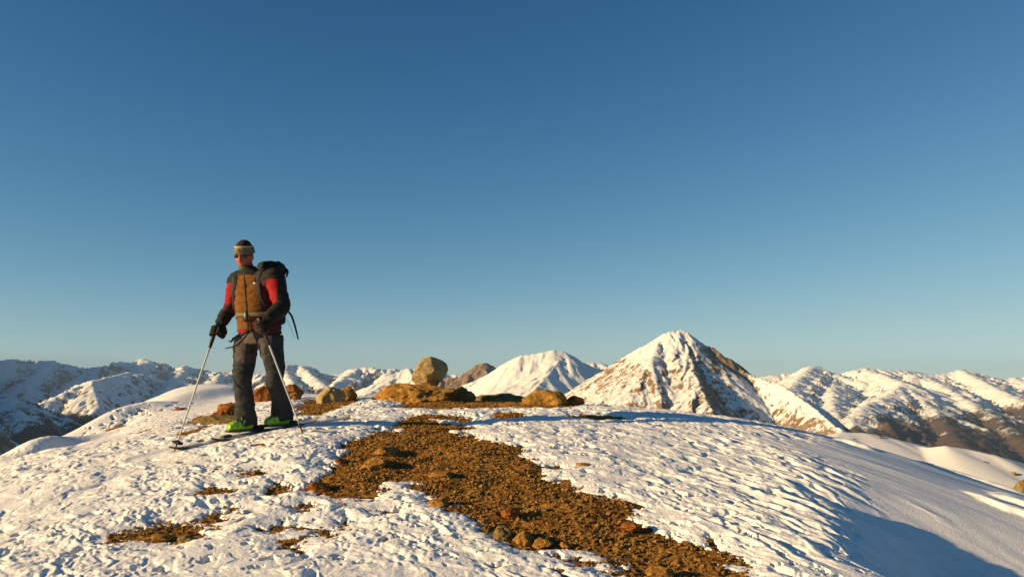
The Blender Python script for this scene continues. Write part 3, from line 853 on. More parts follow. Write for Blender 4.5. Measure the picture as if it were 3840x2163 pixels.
# left part of the crest
rock((1172,1448,1292,1532), 10.6, M['tan'], 'pale olive boulder alone left of the outcrop, seen just right of the skier', 83, name='boulder', cat='boulder', cuts=11, depth=0.25, dep=0.8)
rock((1262,1448,1338,1500), 11.0, M['ochre'], 'brown shoulder of rock behind the pale olive boulder', 89, cuts=9)
rock((1112,1516,1262,1560), 10.1, M['rust'], 'low rust coloured ledge in front of the pale olive boulder', 97, cuts=9, dep=0.6)
rock((1058,1440,1134,1502), 11.4, M['rust'], 'dark rust rock behind the right ski pole', 101, cuts=10)
rock((1075,1470,1126,1516), 11.1, M['ochre'], 'small brown stone in front of the dark rust rock by the right pole', 103, cuts=9)
rock((946,1446,1018,1512), 11.2, M['rust'], 'rust rock seen between the legs of the skier', 107, cuts=9)
rock((806,1508,886,1572), 9.6, M['rust'], 'upright rust block next to the left boot of the picture', 109, cuts=11)
rock((782,1536,842,1574), 9.45, M['rust'], 'small cracked rust block in front of the upright rust block', 113, cuts=10)
rock((700,1556,900,1594), 9.2, M['olive'], 'flat olive slab under the rust blocks, half covered by snow', 127, cuts=8, dep=0.5, embed=0.5)
rock((622,1528,712,1580), 11.2, M['rust'], 'leaning rust rock behind the left ski pole', 131, cuts=10, tilt=0.3)
rock((716,1566,746,1582), 9.4, M['rust'], 'tiny red stone in the snow left of the olive slab', 137, sub=4, cuts=7)
# a few dark rocks sticking out of the snow hill below the summit
hill_rocks = [((3288,1628,3312,1644), 'dark rock on the top edge of the snow hill, just right of its highest point'), ((3196,1640,3210,1650), 'tiny dark rock near the left end of the snow hill'),
 ((3300,1700,3338,1722), 'brown rock cluster low on the left flank of the snow hill'), ((3508,1758,3530,1772), 'lone brown rock in the middle of the snow hill'),
 ((3688,1724,3704,1736), 'small brown rock high on the right half of the snow hill'), ((3680,1806,3702,1826), 'brown rock low on the right half of the snow hill'),
 ((3790,1762,3822,1784), 'brown rock on the right shoulder of the snow hill'), ((3806,1800,3880,1868), 'large brown rock at the right edge of the picture, ending the snow hill')]
hdep = bpy.context.evaluated_depsgraph_get()
hill_o = [o for o in bpy.data.objects if o.name == 'hill'][0]
for i, (bx, lab) in enumerate(hill_rocks):
    a_, f_, z_ = ray((bx[0]+bx[2])/2, bx[3]-2)
    hitp = hill_o.ray_cast(Vector((0, 0, EYE)), Vector((a_, f_, z_)).normalized())
    d_ = hitp[1][1] if hitp[0] else 140.0
    bx = (bx[0]+0.15*(bx[2]-bx[0]), bx[1]+0.3*(bx[3]-bx[1]), bx[2]-0.15*(bx[2]-bx[0]), bx[3]) if i < 7 else bx
    rock(bx, d_, M['olive'], lab, 401+i, group='rocks on the snow hill', sub=4, cuts=9)
# stones in the bare earth
def on_earth(px, py):
    return hit(px, py)[1]
def erock(box, mat, label, seed, dd=0.0, **kw):
    d = on_earth((box[0]+box[2])/2, box[3]) + dd
    kw.setdefault('embed', 0.55); kw.setdefault('dep', 1.0); kw.setdefault('rough', 0.22)
    box = (box[0], box[1]+0.46*(box[3]-box[1]), box[2], box[3])
    return rock(box, d, mat, label, seed, group='stones in the bare earth', name='stone', cat='stone', **kw)
erock((1402,1652,1496,1706), ochre, 'pointed orange stone with a long dark shadow near the top of the bare earth', 141, cuts=13, depth=0.42, tilt=0.4)
erock((1338,1690,1458,1752), ochre, 'wide flat orange stone just below the pointed stone', 149, cuts=12, depth=0.35)
erock((1252,1708,1300,1732), rust, 'little rust stone left of the wide flat orange stone', 151, sub=4, cuts=9)
erock((1138,1784,1240,1838), rust, 'low rust brown stone at the left tip of the bare earth', 157, cuts=11)
erock((1592,1842,1682,1898), ochre, 'rounded orange stone at the snow edge below the snow tongue', 163, cuts=12)
erock((1922,1958,2010,2038), ochre, 'left lobe of the pale orange pair of stones by the lower snow edge', 167, cuts=12, depth=0.35)
erock((1996,1990,2080,2048), ochre, 'right lobe of the pale orange pair of stones by the lower snow edge', 173, cuts=12, depth=0.35, tilt=0.3)
erock((1848,1932,1926,2020), olive, 'dark hollowed stone left of the pale orange pair', 179, cuts=9, pits=0.15)
erock((2098,2018,2146,2052), ochre, 'small orange stone right of the pale orange pair', 181, cuts=10, sub=4)
erock((1876,1872,1950,1934), rust, 'split brown stone above the dark hollowed stone', 191, cuts=12)
erock((2330,1934,2410,1984), rust, 'reddish stone in the middle of the lower bare earth', 193, cuts=12)
erock((2420,2092,2530,2160), ochre, 'long orange stone cut by the bottom of the earth strip', 197, cuts=11, dep=0.6)
erock((2622,2006,2682,2030), ochre, 'thin orange stone at the right snow edge of the earth strip', 199, sub=4, cuts=9)
erock((2160,1722,2216,1748), ochre, 'lone ochre stone in clean snow right of the earth strip', 211, sub=4, cuts=10)
erock((1600,1752,1700,1790), ochre, 'low ochre ledge in the middle of the upper bare earth', 223, cuts=10, embed=0.6)
erock((1760,1712,1812,1738), ochre, 'pale ochre stone near the right edge of the upper bare earth', 227, cuts=10, sub=4)
erock((560,1988,640,2024), ochre, 'orange stone in the small bare patch at the lower left', 229, cuts=10, sub=4, embed=0.6)
erock((655,1988,720,2030), olive, 'dark olive stone in the small bare patch at the lower left', 233, cuts=10, sub=4, embed=0.6)

# scattered smaller stones: four shapes, copied one by one
protos = []
for i, mt in enumerate((M['ochre'], M['rust'], M['ochre'], M['olive'])):
    v, f = rock_shape(301+i, 4, cuts=11, depth=0.35)
    me = mesh_np('loose_stone', v, f); me.materials.append(mt); protos.append(me)
r = np.random.default_rng(77)
big = PW[0]
cnt = 0
while cnt < 46:
    px = r.uniform(1150, 2850); py = r.uniform(1570, 2160)
    p = hit(px, py)
    s = poly_sdf(big, np.array([p[0]]), np.array([p[1]]))[0]
    if s > -0.03: continue
    o = bpy.data.objects.new('loose_stone', protos[cnt % 4]); sc.collection.objects.link(o)
    sz = 0.010 + 0.018*r.random()**2.5
    o.location = (p[0], p[1], float(earth_height(p[0], p[1])) - 0.018 + sz*0.18)
    o.scale = (sz*r.uniform(0.8, 1.5), sz*r.uniform(0.8, 1.3), sz*r.uniform(0.45, 0.8))
    o.rotation_euler = (r.uniform(-.25, .25), r.uniform(-.25, .25), r.uniform(0, 6.28))
    tag(o, 'loose brown stone lying among the gravel of the bare earth', 'stone', 'loose stones on the bare earth')
    cnt += 1

# gravel nobody could count
v1, f1 = ICO[1]
N = 26000
P0 = big.min(0); P1 = big.max(0)
pts = []
allp = [(P, max(1, int(60*abs(np.ptp(P[:, 0])*np.ptp(P[:, 1]))))) for P in PW]
X = r.uniform(-2.6, 2.6, 260000); Y = r.uniform(3.6, 12.0, 260000)
sd = bare_sdf(X, Y)
k = np.nonzero(sd < 0.06 + 0.05*perlin(X/0.2, Y/0.2, 8))[0][:N]
X = X[k]; Y = Y[k]; n = len(X)
sz = 0.0040 + 0.010*r.random(n)**3
jit = 1 + 0.35*r.normal(size=(n, len(v1), 1)).clip(-1.2, 1.2)
V = v1[None]*jit
ang = r.uniform(0, 6.28, n); c, s = np.cos(ang), np.sin(ang)
V = np.stack([V[..., 0]*c[:, None]-V[..., 1]*s[:, None], V[..., 0]*s[:, None]+V[..., 1]*c[:, None], V[..., 2]*r.uniform(0.5, 0.9, n)[:, None]], -1)
V = V*sz[:, None, None]
V[..., 0] += X[:, None]; V[..., 1] += Y[:, None]; V[..., 2] += (earth_height(X, Y) - 0.014 + 0.3*sz)[:, None]
Fc = (f1[None] + (np.arange(n)*len(v1))[:, None, None]).reshape(-1, 3)
o = link('gravel', mesh_np('gravel', V.reshape(-1, 3), Fc, False), M['gravel'])
o['kind'] = 'stuff'
# ------------------------------------------------------------------ the skier
D0 = 7.5
def J(px, py, dy=0.0):
    return at(px, py, D0+dy)
def unit(v):
    v = np.asarray(v, float); return v/(np.linalg.norm(v)+1e-12)
UP = np.array((0, 0, 1.0))

def catmull(P, n):
    """smooth path through the rows of P (any width), n samples per piece"""
    P = np.asarray(P, float); out = []
    Q = np.vstack([2*P[0]-P[1], P, 2*P[-1]-P[-2]])
    for i in range(1, len(Q)-2):
        p0, p1, p2, p3 = Q[i-1], Q[i], Q[i+1], Q[i+2]
        for t in np.linspace(0, 1, n, endpoint=False):
            out.append(0.5*((2*p1)+(-p0+p2)*t+(2*p0-5*p1+4*p2-p3)*t*t+(-p0+3*p1-3*p2+p3)*t**3))
    out.append(P[-1]); return np.array(out)

def tube(path, radii, nseg=16, smooth=6, ref=None, flat=1.0, cap=True):
    """tapered tube; radii per point; flat scales the second cross axis"""
    A = np.hstack([np.asarray(path, float), np.asarray(radii, float)[:, None]])
    if smooth: A = catmull(A, smooth)
    C, rad = A[:, :3], A[:, 3]
    T = np.gradient(C, axis=0); T /= np.linalg.norm(T, axis=1)[:, None]
    a = np.array(ref if ref is not None else (0.31, -0.87, 0.37)); V = []
    th = np.linspace(0, 2*math.pi, nseg, endpoint=False)
    for c, t, r in zip(C, T, rad):
        n1 = unit(a - (a@t)*t); n2 = np.cross(t, n1)
        V.append(c + r*(np.cos(th)[:, None]*n1 + flat*np.sin(th)[:, None]*n2))
        if ref is None: a = n1
    return loft_mesh(V, cap)

def loft_mesh(rings, cap=True):
    n = len(rings[0]); V = np.vstack(rings); F = []
    for i in range(len(rings)-1):
        for k in range(n):
            k2 = (k+1) % n
            F.append((i*n+k, i*n+k2, (i+1)*n+k2, (i+1)*n+k))
    if cap:
        b = len(V); V = np.vstack([V, rings[0].mean(0)[None], rings[-1].mean(0)[None]])
        for k in range(n):
            k2 = (k+1) % n
            F.append((b, k2, k, k)); F.append((b+1, (len(rings)-1)*n+k, (len(rings)-1)*n+k2, (len(rings)-1)*n+k2))
    return V, F

def oval(stations, lat, nseg=32, sq=2.2):
    """stations: (centre, half width, half depth front, half depth back)"""
    fr = np.cross(lat, UP)                           # forward: to the front of the body
    rings = []
    th = np.linspace(0, 2*math.pi, nseg, endpoint=False)
    for c, w, df, db in stations:
        cs, sn = np.cos(th), np.sin(th)
        x = np.sign(cs)*np.abs(cs)**(2/sq)*w
        y = np.sign(sn)*np.abs(sn)**(2/sq)*np.where(sn > 0, df, db)
        rings.append(np.asarray(c) + x[:, None]*lat + y[:, None]*fr)
    return loft_mesh(rings)

def join(parts):
    V = []; F = []; o = 0
    for v, f in parts:
        V.append(v); F += [tuple(i+o for i in q) for q in f]; o += len(v)
    return np.vstack(V), F

def pymesh(name, v, f, smooth=True):
    me = bpy.data.meshes.new(name)
    ff = []
    for q in f:
        q2 = []
        for i in q:
            if i not in q2: q2.append(int(i))
        if len(q2) >= 3: ff.append(q2)
    me.from_pydata([tuple(map(float, x)) for x in v], [], ff)
    bm = bmesh.new(); bm.from_mesh(me)
    bmesh.ops.recalc_face_normals(bm, faces=bm.faces); bm.to_mesh(me); bm.free()
    me.polygons.foreach_set('use_smooth', [smooth]*len(me.polygons))
    me.update(); return me

def fuse(name, parts, voxel, rounds=3):
    """one continuous skin over several closed pieces"""
    v, f = join(parts)
    tmp = bpy.data.objects.new('tmp', pymesh('tmp', v, f)); sc.collection.objects.link(tmp)
    md = tmp.modifiers.new('r', 'REMESH'); md.mode = 'VOXEL'; md.voxel_size = voxel
    if rounds:
        sm = tmp.modifiers.new('s', 'SMOOTH'); sm.factor = 0.5; sm.iterations = rounds
    dg = bpy.context.evaluated_depsgraph_get()
    me = bpy.data.meshes.new_from_object(tmp.evaluated_get(dg))
    me.name = name
    old = tmp.data
    bpy.data.objects.remove(tmp); bpy.data.meshes.remove(old)
    me.polygons.foreach_set('use_smooth', [True]*len(me.polygons))
    return me

def verts(me):
    a = np.empty(len(me.vertices)*3, np.float32); me.vertices.foreach_get('co', a); return a.reshape(-1, 3).astype(float)
def norms(me):
    a = np.empty(len(me.vertices)*3, np.float32); me.vertices.foreach_get('normal', a); return a.reshape(-1, 3).astype(float)
def setv(me, v):
    me.vertices.foreach_set('co', np.asarray(v, np.float32).ravel()); me.update()
def centres(me):
    a = np.empty(len(me.polygons)*3, np.float32); me.polygons.foreach_get('center', a); return a.reshape(-1, 3).astype(float)
def setmat(me, idx):
    me.polygons.foreach_set('material_index', np.asarray(idx, np.int32)); me.update()

def wrinkle(me, amp, scale, aniso=(1, 1, 2.2), seed=0):
    v = verts(me); n = norms(me)
    p = v*np.array(aniso)*scale
    p = p + 0.5*np.stack([perlin3(v*scale*0.6+3, seed+4), perlin3(v*scale*0.6+9, seed+5), perlin3(v*scale*0.6+15, seed+6)], 1)
    d = (1-2*np.abs(perlin3(p, seed)))*0.6 + 0.5*perlin3(p*2.1, seed+1) + 0.25*perlin3(p*4.4, seed+2)
    setv(me, v + n*(amp*d)[:, None])

# body frame: chest turned about 14 degrees to the left of the picture
YAW = R(14)
LAT = np.array((math.cos(YAW), -math.sin(YAW), 0))       # towards his left arm (right in the picture)
FWD = np.array((-math.sin(YAW), -math.cos(YAW), 0))
ROOT = J(975, 1612, 0.05)
ROOT = np.array((ROOT[0], ROOT[1], float(ground(ROOT[0], ROOT[1]))))
K = D0/F_PX                                            # metres per photo pixel at the skier
def L(p): return np.asarray(p) - ROOT                    # to coordinates local to the person

# joints
hipc = J(974, 1248); waist = J(962, 1190); chest = J(952, 1095); neckb = J(938, 1030, -0.01)
shR = J(889, 1056, 0.10); elR = J(868, 1150, 0.10); wrR = J(826, 1214, 0.00); gripR = J(807, 1243, -0.06)
shL = J(1028, 1046, -0.11); elL = J(1058, 1148, -0.15); wrL = J(1004, 1196, -0.30); gripL = J(984, 1226, -0.36)
hpR = J(925, 1265, 0.07); knR = J(911, 1410, -0.08); anR = J(922, 1572, 0.04)
hpL = J(1012, 1262, -0.06); knL = J(1031, 1400, -0.06); anL = J(1058, 1548, 0.24)

M['skin'] = mat_cloth('skin', (0.32, 0.088, 0.050), 0.15, 0.5, 60)
M['jbrown'] = mat_cloth('jacket_brown', (0.135, 0.050, 0.005), 0.25)
M['jred'] = mat_cloth('jacket_red', (0.25, 0.004, 0.008), 0.15)
M['jblack'] = mat_cloth('jacket_black', (0.013, 0.0115, 0.010), 0.35)
M['jmaroon'] = mat_cloth('jacket_dark_red', (0.07, 0.016, 0.016), 0.3)
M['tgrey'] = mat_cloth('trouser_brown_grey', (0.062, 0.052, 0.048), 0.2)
M['tdark'] = mat_cloth('trouser_dark_grey', (0.024, 0.025, 0.028), 0.3)  # lower-leg cloth, also carries the shade painted on the outer leg
M['black'] = mat_cloth('black_webbing', (0.012, 0.012, 0.013), 0.3, 0.7)
M['pack'] = mat_cloth('pack_cloth', (0.013, 0.013, 0.014), 0.35, 0.75)
M['olive_web'] = mat_cloth('olive_webbing', (0.12, 0.105, 0.065), 0.3, 0.7)
M['maroon'] = mat_cloth('hat_wool', (0.035, 0.008, 0.014), 0.3, 0.95, 90)
M['cream'] = mat_cloth('cream_band', (0.36, 0.31, 0.215), 0.15, 0.9)
M['khaki'] = mat_cloth('khaki_band', (0.13, 0.105, 0.065), 0.3, 0.9)
M['lens'] = mat_plain('dark_lens', (0.012, 0.009, 0.007), 0.12, 0.6)
M['green'] = mat_plain('lime_plastic', (0.19, 0.40, 0.008), 0.35, 0.5, 0, 0.1)
M['dgreen'] = mat_plain('dark_green_plastic', (0.05, 0.12, 0.012), 0.4)
M['bplastic'] = mat_plain('black_plastic', (0.015, 0.015, 0.016), 0.45)
M['alu'] = mat_plain('grey_metal', (0.55, 0.55, 0.53), 0.35, 0.5, 0.85)
M['shaft'] = mat_plain('pale_shaft', (0.50, 0.50, 0.46), 0.4, 0.5, 0.2)
M['white'] = mat_plain('pale_blue_print', (0.55, 0.62, 0.70), 0.6)
M['hair'] = mat_cloth('dark_hair', (0.03, 0.018, 0.010), 0.3)
M['ntube'] = mat_cloth('green_neck_tube', (0.055, 0.085, 0.022), 0.3)
M['skitop'] = mat_plain('ski_topsheet', (0.26, 0.25, 0.24), 0.35, 0.5, 0, 0.3)
M['skidark'] = mat_plain('ski_tip_brown', (0.035, 0.018, 0.010), 0.4)

# --- head
HC = J(916, 962, -0.03); HYAW = R(5); HPITCH = R(13)
hf = np.array((-math.sin(HYAW)*math.cos(HPITCH), -math.cos(HYAW)*math.cos(HPITCH), -math.sin(HPITCH)))
hl = np.array((math.cos(HYAW), -math.sin(HYAW), 0))       # his left
hu = np.cross(hf, hl); hu = hu*(1 if hu[2] > 0 else -1)
def HP(l, f, u): return HC + l*hl + f*hf + u*hu

def head_mesh():
    nu, nv = 72, 54
    V = []
    g = lambda x, s: math.exp(-(x/s)**2)
    for i in range(nv+1):
        ph = math.pi*i/nv
        for j in range(nu):
            th = 2*math.pi*j/nu
            l = math.sin(ph)*math.sin(th); f = math.sin(ph)*math.cos(th); u = math.cos(ph)
            w = 0.077; dpt = 0.096; h = 0.127
            # jaw narrows towards the chin
            if u < 0:
                w *= 1 - 0.34*(-u)**1.5; 
            L0, F0, U0 = l*w, f*dpt, u*h
            if F0 > 0:
                F0 += 0.006*g(U0-0.030, 0.012)*g(L0, 0.06)                  # brow
                F0 -= 0.012*(g(L0-0.032, 0.017)+g(L0+0.032, 0.017))*g(U0-0.008, 0.016)   # eye hollows
                nose = g(L0, 0.011+0.004*(0.02-U0)/0.05)*(1 if U0 > -0.036 else g(U0+0.036, 0.006))
                F0 += nose*np.interp(U0, [-0.04, -0.032, 0.0, 0.02], [0.026, 0.028, 0.014, 0.002])*(U0 < 0.03)
                F0 += 0.007*g(L0, 0.022)*g(U0+0.056, 0.006) + 0.006*g(L0, 0.020)*g(U0+0.068, 0.006)  # lips
                F0 -= 0.004*g(L0, 0.026)*g(U0+0.062, 0.0025)
                F0 += 0.012*g(L0, 0.022)*g(U0+0.098, 0.016)                  # chin
                F0 += 0.005*(g(L0-0.045, 0.018)+g(L0+0.045, 0.018))*g(U0+0.022, 0.02)  # cheekbones
            V.append(HP(L0, F0, U0))
    F = []
    for i in range(nv):
        for j in range(nu):
            a = i*nu+j; b = i*nu+(j+1) % nu
            F.append((a, a+nu, b+nu, b))
    return np.array(V), F
def ball(c, r, ax=None, n=16):
    v, f = ICO[2]
    M3 = np.eye(3) if ax is None else np.array(ax)
    return np.asarray(c) + (v*np.asarray(r))@M3, [tuple(x) for x in f]
HAX = np.stack([hl, hf, hu])
ears = [ball(HP(s*0.077, -0.008, -0.004), (0.010, 0.020, 0.032), HAX) for s in (-1, 1)]

# --- body, one skin from head to ankles
def limb(pts, r): return tube([L(p) for p in pts], r, 18, 6)
def blend(a, b, t): return a + (b-a)*t
body_parts = [
    (head_mesh()[0]-ROOT, head_mesh()[1]),
    *[(v-ROOT, f) for v, f in ears],
    tube([L(HP(0, -0.025, -0.05)), L(neckb), L(blend(neckb, chest, 0.4))], [0.054, 0.058, 0.07], 18, 5),
    oval([(L(hipc)-UP*0.06, 0.13, 0.085, 0.10), (L(hipc), 0.155, 0.10, 0.11), (L(waist), 0.135, 0.09, 0.09), (L(chest)-UP*0.03, 0.155, 0.11, 0.105),
          (L(chest)+UP*0.08, 0.165, 0.10, 0.10), (L(neckb)-UP*0.03, 0.10, 0.07, 0.07)], LAT),
    limb([blend(neckb, shR, 0.55), shR, blend(shR, elR, .5), elR, blend(elR, wrR, .4), wrR, blend(wrR, gripR, .35)], [0.05, 0.055, 0.047, 0.038, 0.038, 0.024, 0.016]),
    limb([blend(neckb, shL, 0.55), shL, blend(shL, elL, .5), elL, blend(elL, wrL, .4), wrL, blend(wrL, gripL, .35)], [0.05, 0.055, 0.047, 0.038, 0.038, 0.024, 0.016]),
    limb([hpR, blend(hpR, knR, .4), knR, blend(knR, anR, .35), anR, anR+SKI_DIR*0.10-UP*0.05], [0.083, 0.078, 0.052, 0.055, 0.036, 0.03]),
    limb([hpL, blend(hpL, knL, .4), knL, blend(knL, anL, .35), anL, anL+SKI_DIR*0.10-UP*0.05], [0.083, 0.078, 0.052, 0.055, 0.036, 0.03]),
]
bme = fuse('person', body_parts, 0.0045, 0)
person = link('person', bme, [M['skin'], M['hair']], loc=ROOT)
tag(person, 'person on skis in red, brown and black jacket, dark trousers, maroon hat and lime boots', 'person')
def part(name, me, mat, parent=None, label=None):
    o = link(name, me, mat, parent or person)
    if label: o['label'] = label
    return o
c = centres(bme) + ROOT - HC
setmat(bme, ((c@hu > 0.02) & (c@hf < 0.03) & (np.linalg.norm(c, axis=1) < 0.16) | ((c@hf < -0.03) & (c@hu > -0.05) & (np.linalg.norm(c, axis=1) < 0.16))).astype(int))
for s in (-1, 1):
    v, f = ball(L(HP(s*0.031, 0.077, 0.006)), 0.0115)
    part('eye', pymesh('eye', v, f), M['white'])

# --- jacket
jac = [
    oval([(L(J(975, 1250)), 0.205, 0.135, 0.15), (L(J(972, 1225)), 0.205, 0.14, 0.15), (L(waist), 0.178, 0.125, 0.125), (L(J(955, 1150)), 0.188, 0.14, 0.135),
          (L(chest), 0.197, 0.145, 0.14), (L(J(946, 1058)), 0.195, 0.125, 0.13), (L(J(940, 1030)), 0.145, 0.10, 0.11), (L(J(936, 1012)), 0.088, 0.085, 0.085)], LAT, 40, 2.3),
    limb([blend(neckb, shR, 0.4)-UP*0.01, blend(neckb, shR, 0.75)-UP*0.01, shR, blend(shR, elR, .5), elR, blend(elR, wrR, .45), wrR], [0.07, 0.088, 0.086, 0.076, 0.066, 0.062, 0.048]),
    limb([blend(neckb, shL, 0.4)-UP*0.01, blend(neckb, shL, 0.75)-UP*0.01, shL, blend(shL, elL, .5), elL, blend(elL, wrL, .45), wrL], [0.07, 0.090, 0.090, 0.080, 0.070, 0.064, 0.048]),
]
jme = fuse('jacket', jac, 0.007, 4)
wrinkle(jme, 0.011, 6.5, (0.8, 0.8, 2.3), 5)
wrinkle(jme, 0.0030, 16.0, (0.7, 0.7, 2.2), 8)
jo = part('jacket', jme, [M['jbrown'], M['jred'], M['jblack'], M['jmaroon']])
c = centres(jme) + ROOT
lat = (c-chest)@LAT; fw = (c-chest)@FWD; z = c[:, 2]
zsh = J(0, 1042)[2]; zel = J(0, 1158)[2]; zhem = J(0, 1240)[2]
def seg_d(p, a, b):
    e = b-a; t = np.clip((p-a)@e/(e@e), 0, 1)
    return np.linalg.norm(p-a-t[:, None]*e, axis=1), t
dR1, tR1 = seg_d(c, shR, elR); dR2, tR2 = seg_d(c, elR, wrR)
dL1, tL1 = seg_d(c, shL, elL); dL2, tL2 = seg_d(c, elL, wrL)
ax = (c-hipc)@LAT
idx = np.zeros(len(c), int)                               # brown front
idx[np.abs(lat-0.0) > 0.135] = 3                          # dark red sides
idx[fw < -0.01] = 2                                       # black back
idx[(z > J(0, 1062)[2]) & (np.abs(lat+0.01) > 0.085)] = 2 # black yoke
idx[(z > J(0, 1036)[2])] = 2
armR = (np.minimum(dR1, dR2) < 0.088) & (lat < -0.155); armL = (np.minimum(dL1, dL2) < 0.094) & ((lat > 0.165) | (dL2 < 0.070))
up1 = dR1 < dR2; up2 = dL1 < dL2
idx[armR & up1] = 1; idx[armR & up1 & (tR1 < 0.10)] = 2
idx[armR & ~up1] = 3; idx[armR & ~up1 & (tR2 > 0.45)] = 2
outL = (c-shL)@unit(LAT*0.9-FWD*0.45)
idx[armL & up2] = 1; idx[armL & up2 & (outL > 0.035)] = 2; idx[armL & up2 & (tL1 < -0.1)] = 2
idx[armL & ~up2] = 2
idx[armL & up2 & (z > J(0, 1050)[2])] = 2
low_ = (z < J(0, 1238)[2]) & ~armL & ~armR
idx[low_] = 2
idx[low_ & ((c-hipc)@LAT < -0.06)] = 1                   # red hem shows at one side
idx[(z < J(0, 1196)[2]) & ~armL & ~armR & ((c-hipc)@LAT > 0.02)] = 3
setmat(jme, idx)
from mathutils.bvhtree import BVHTree
jbv = BVHTree.FromPolygons([v_.co[:] for v_ in jme.vertices], [q_.vertices[:] for q_ in jme.polygons])
def on_front(px, py, off=0.004):
    # local point on the jacket front seen at that photo pixel, lifted off the cloth
    o_ = np.array((0, 0, EYE)) - ROOT
    d_ = unit(J(px, py) - np.array((0, 0, EYE)))
    h_ = jbv.ray_cast(Vector(o_), Vector(d_))
    if h_[0] is None: return L(J(px, py, -0.13))
    return np.array(h_[0]) + np.array(h_[1])*off
def hug(p, off=0.006):
    h_ = jbv.find_nearest(Vector(p))
    return np.array(h_[0]) + np.array(h_[1])*off
# front zip, collar, chest print
zp = [on_front(915 + 0.075*(py_-1030), py_, 0.001) for py_ in range(1032, 1240, 12)]
part('zip', pymesh('zip', *tube(zp, [0.0045]*len(zp), 8, 2)), M['black'], jo)
v, f = oval([(L(J(938, 1036)), 0.092, 0.088, 0.09), (L(J(930, 1008)), 0.080, 0.078, 0.085), (L(J(927, 998)), 0.076, 0.074, 0.083)], unit(LAT), 28, 2.0)
cme = fuse('collar', [(v, f)], 0.006, 2); wrinkle(cme, 0.004, 16, (1, 1, 1), 3)
part('collar', cme, M['jblack'], jo)
v, f = ball(on_front(953, 1062, 0.0), (0.017, 0.004, 0.009), np.stack([LAT, FWD, UP]))
part('chest_badge', pymesh('chest_badge', v, f), M['white'], jo)
# green neck tube under the chin
v, f = oval([(L(J(928, 1016, -0.01)), 0.072, 0.084, 0.07), (L(J(923, 1003, -0.01)), 0.068, 0.082, 0.066)], unit(LAT), 26, 2.0)
part('neck_tube', pymesh('neck_tube', v, f), M['ntube'])

# --- trousers
tro = [
    oval([(L(hipc)-UP*0.10, 0.155, 0.11, 0.13), (L(hipc)-UP*0.03, 0.18, 0.12, 0.14), (L(hipc)+UP*0.05, 0.175, 0.115, 0.125)], LAT, 32, 2.3),
    limb([hpR-UP*0.01, blend(hpR, knR, .45), knR+UP*0.03, knR-UP*0.06, blend(knR, anR, .55), blend(knR, anR, .8), anR-UP*0.035], [0.110, 0.101, 0.083, 0.074, 0.078, 0.088, 0.100]),
    limb([hpL-UP*0.01, blend(hpL, knL, .45), knL+UP*0.03, knL-UP*0.06, blend(knL, anL, .55), blend(knL, anL, .8), anL-UP*0.03], [0.114, 0.101, 0.083, 0.073, 0.076, 0.086, 0.098]),
]
tme = fuse('trousers', tro, 0.007, 4)
wrinkle(tme, 0.015, 5.5, (0.9, 0.9, 1.7), 15)
wrinkle(tme, 0.0045, 13.0, (0.7, 0.7, 2.0), 18)
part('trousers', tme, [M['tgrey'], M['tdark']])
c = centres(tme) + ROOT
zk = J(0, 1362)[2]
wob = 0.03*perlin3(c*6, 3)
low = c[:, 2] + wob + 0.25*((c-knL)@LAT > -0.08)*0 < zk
outside = ((c-hipc)@LAT + 0.03*perlin3(c*5, 9) > 0.150) | ((c-hipc)@FWD < -0.04)  # outer side of his left leg darkened: its shade is put into the colour
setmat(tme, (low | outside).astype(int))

# --- hat, band, goggles strap, dark glasses
def cap_mesh(u0, u1, grow, n=40, m=14, tilt=0.0):
    rings = []
    for i in range(m+1):
        u = u0 + (u1-u0)*i/m
        s = math.sqrt(max(0.0, 1-(max(u, 0)/0.1565)**2))
        th = np.linspace(0, 2*math.pi, n, endpoint=False)
        rings.append(np.array([L(HP(math.sin(t)*(0.080*s+grow), -0.006+math.cos(t)*(0.100*s+grow), u+tilt*math.cos(t))) for t in th]))
    return loft_mesh(rings)
hme = fuse('hat', [cap_mesh(0.060, 0.1560, 0.010)], 0.005, 2); wrinkle(hme, 0.0025, 30, (1, 1, 1.5), 2)
hat = part('hat', hme, M['maroon'])
bme2 = fuse('headband', [cap_mesh(0.030, 0.094, 0.017, 44, 8, 0.002)], 0.0045, 2); wrinkle(bme2, 0.0025, 26, (1, 1, 1), 6)
band = part('headband', bme2, M['khaki'])
part('stripe', fuse('stripe', [cap_mesh(0.084, 0.101, 0.0185, 44, 3, 0.002)], 0.004, 1), M['cream'], band)
v, f = ball(L(HP(-0.022, 0.114, 0.070)), (0.012, 0.005, 0.009), HAX)
part('buckle', pymesh('buckle', v, f), M['cream'], band)  # bright highlight on the band, put in as a cream blob
gl = []
for s in (-1, 1):
    gl.append(ball(L(HP(s*0.034, 0.084, 0.008)), (0.029, 0.011, 0.019), HAX))
gl.append(tube([L(HP(-0.02, 0.098, 0.012)), L(HP(0, 0.103, 0.014)), L(HP(0.02, 0.098, 0.012))], [0.004]*3, 8, 3))
for s in (-1, 1):
    gl.append(tube([L(HP(s*0.058, 0.072, 0.012)), L(HP(s*0.078, 0.045, 0.013)), L(HP(s*0.086, -0.01, 0.010))], [0.006, 0.005, 0.004], 8, 4))
part('glasses', pymesh('glasses', *join(gl)), M['lens'])

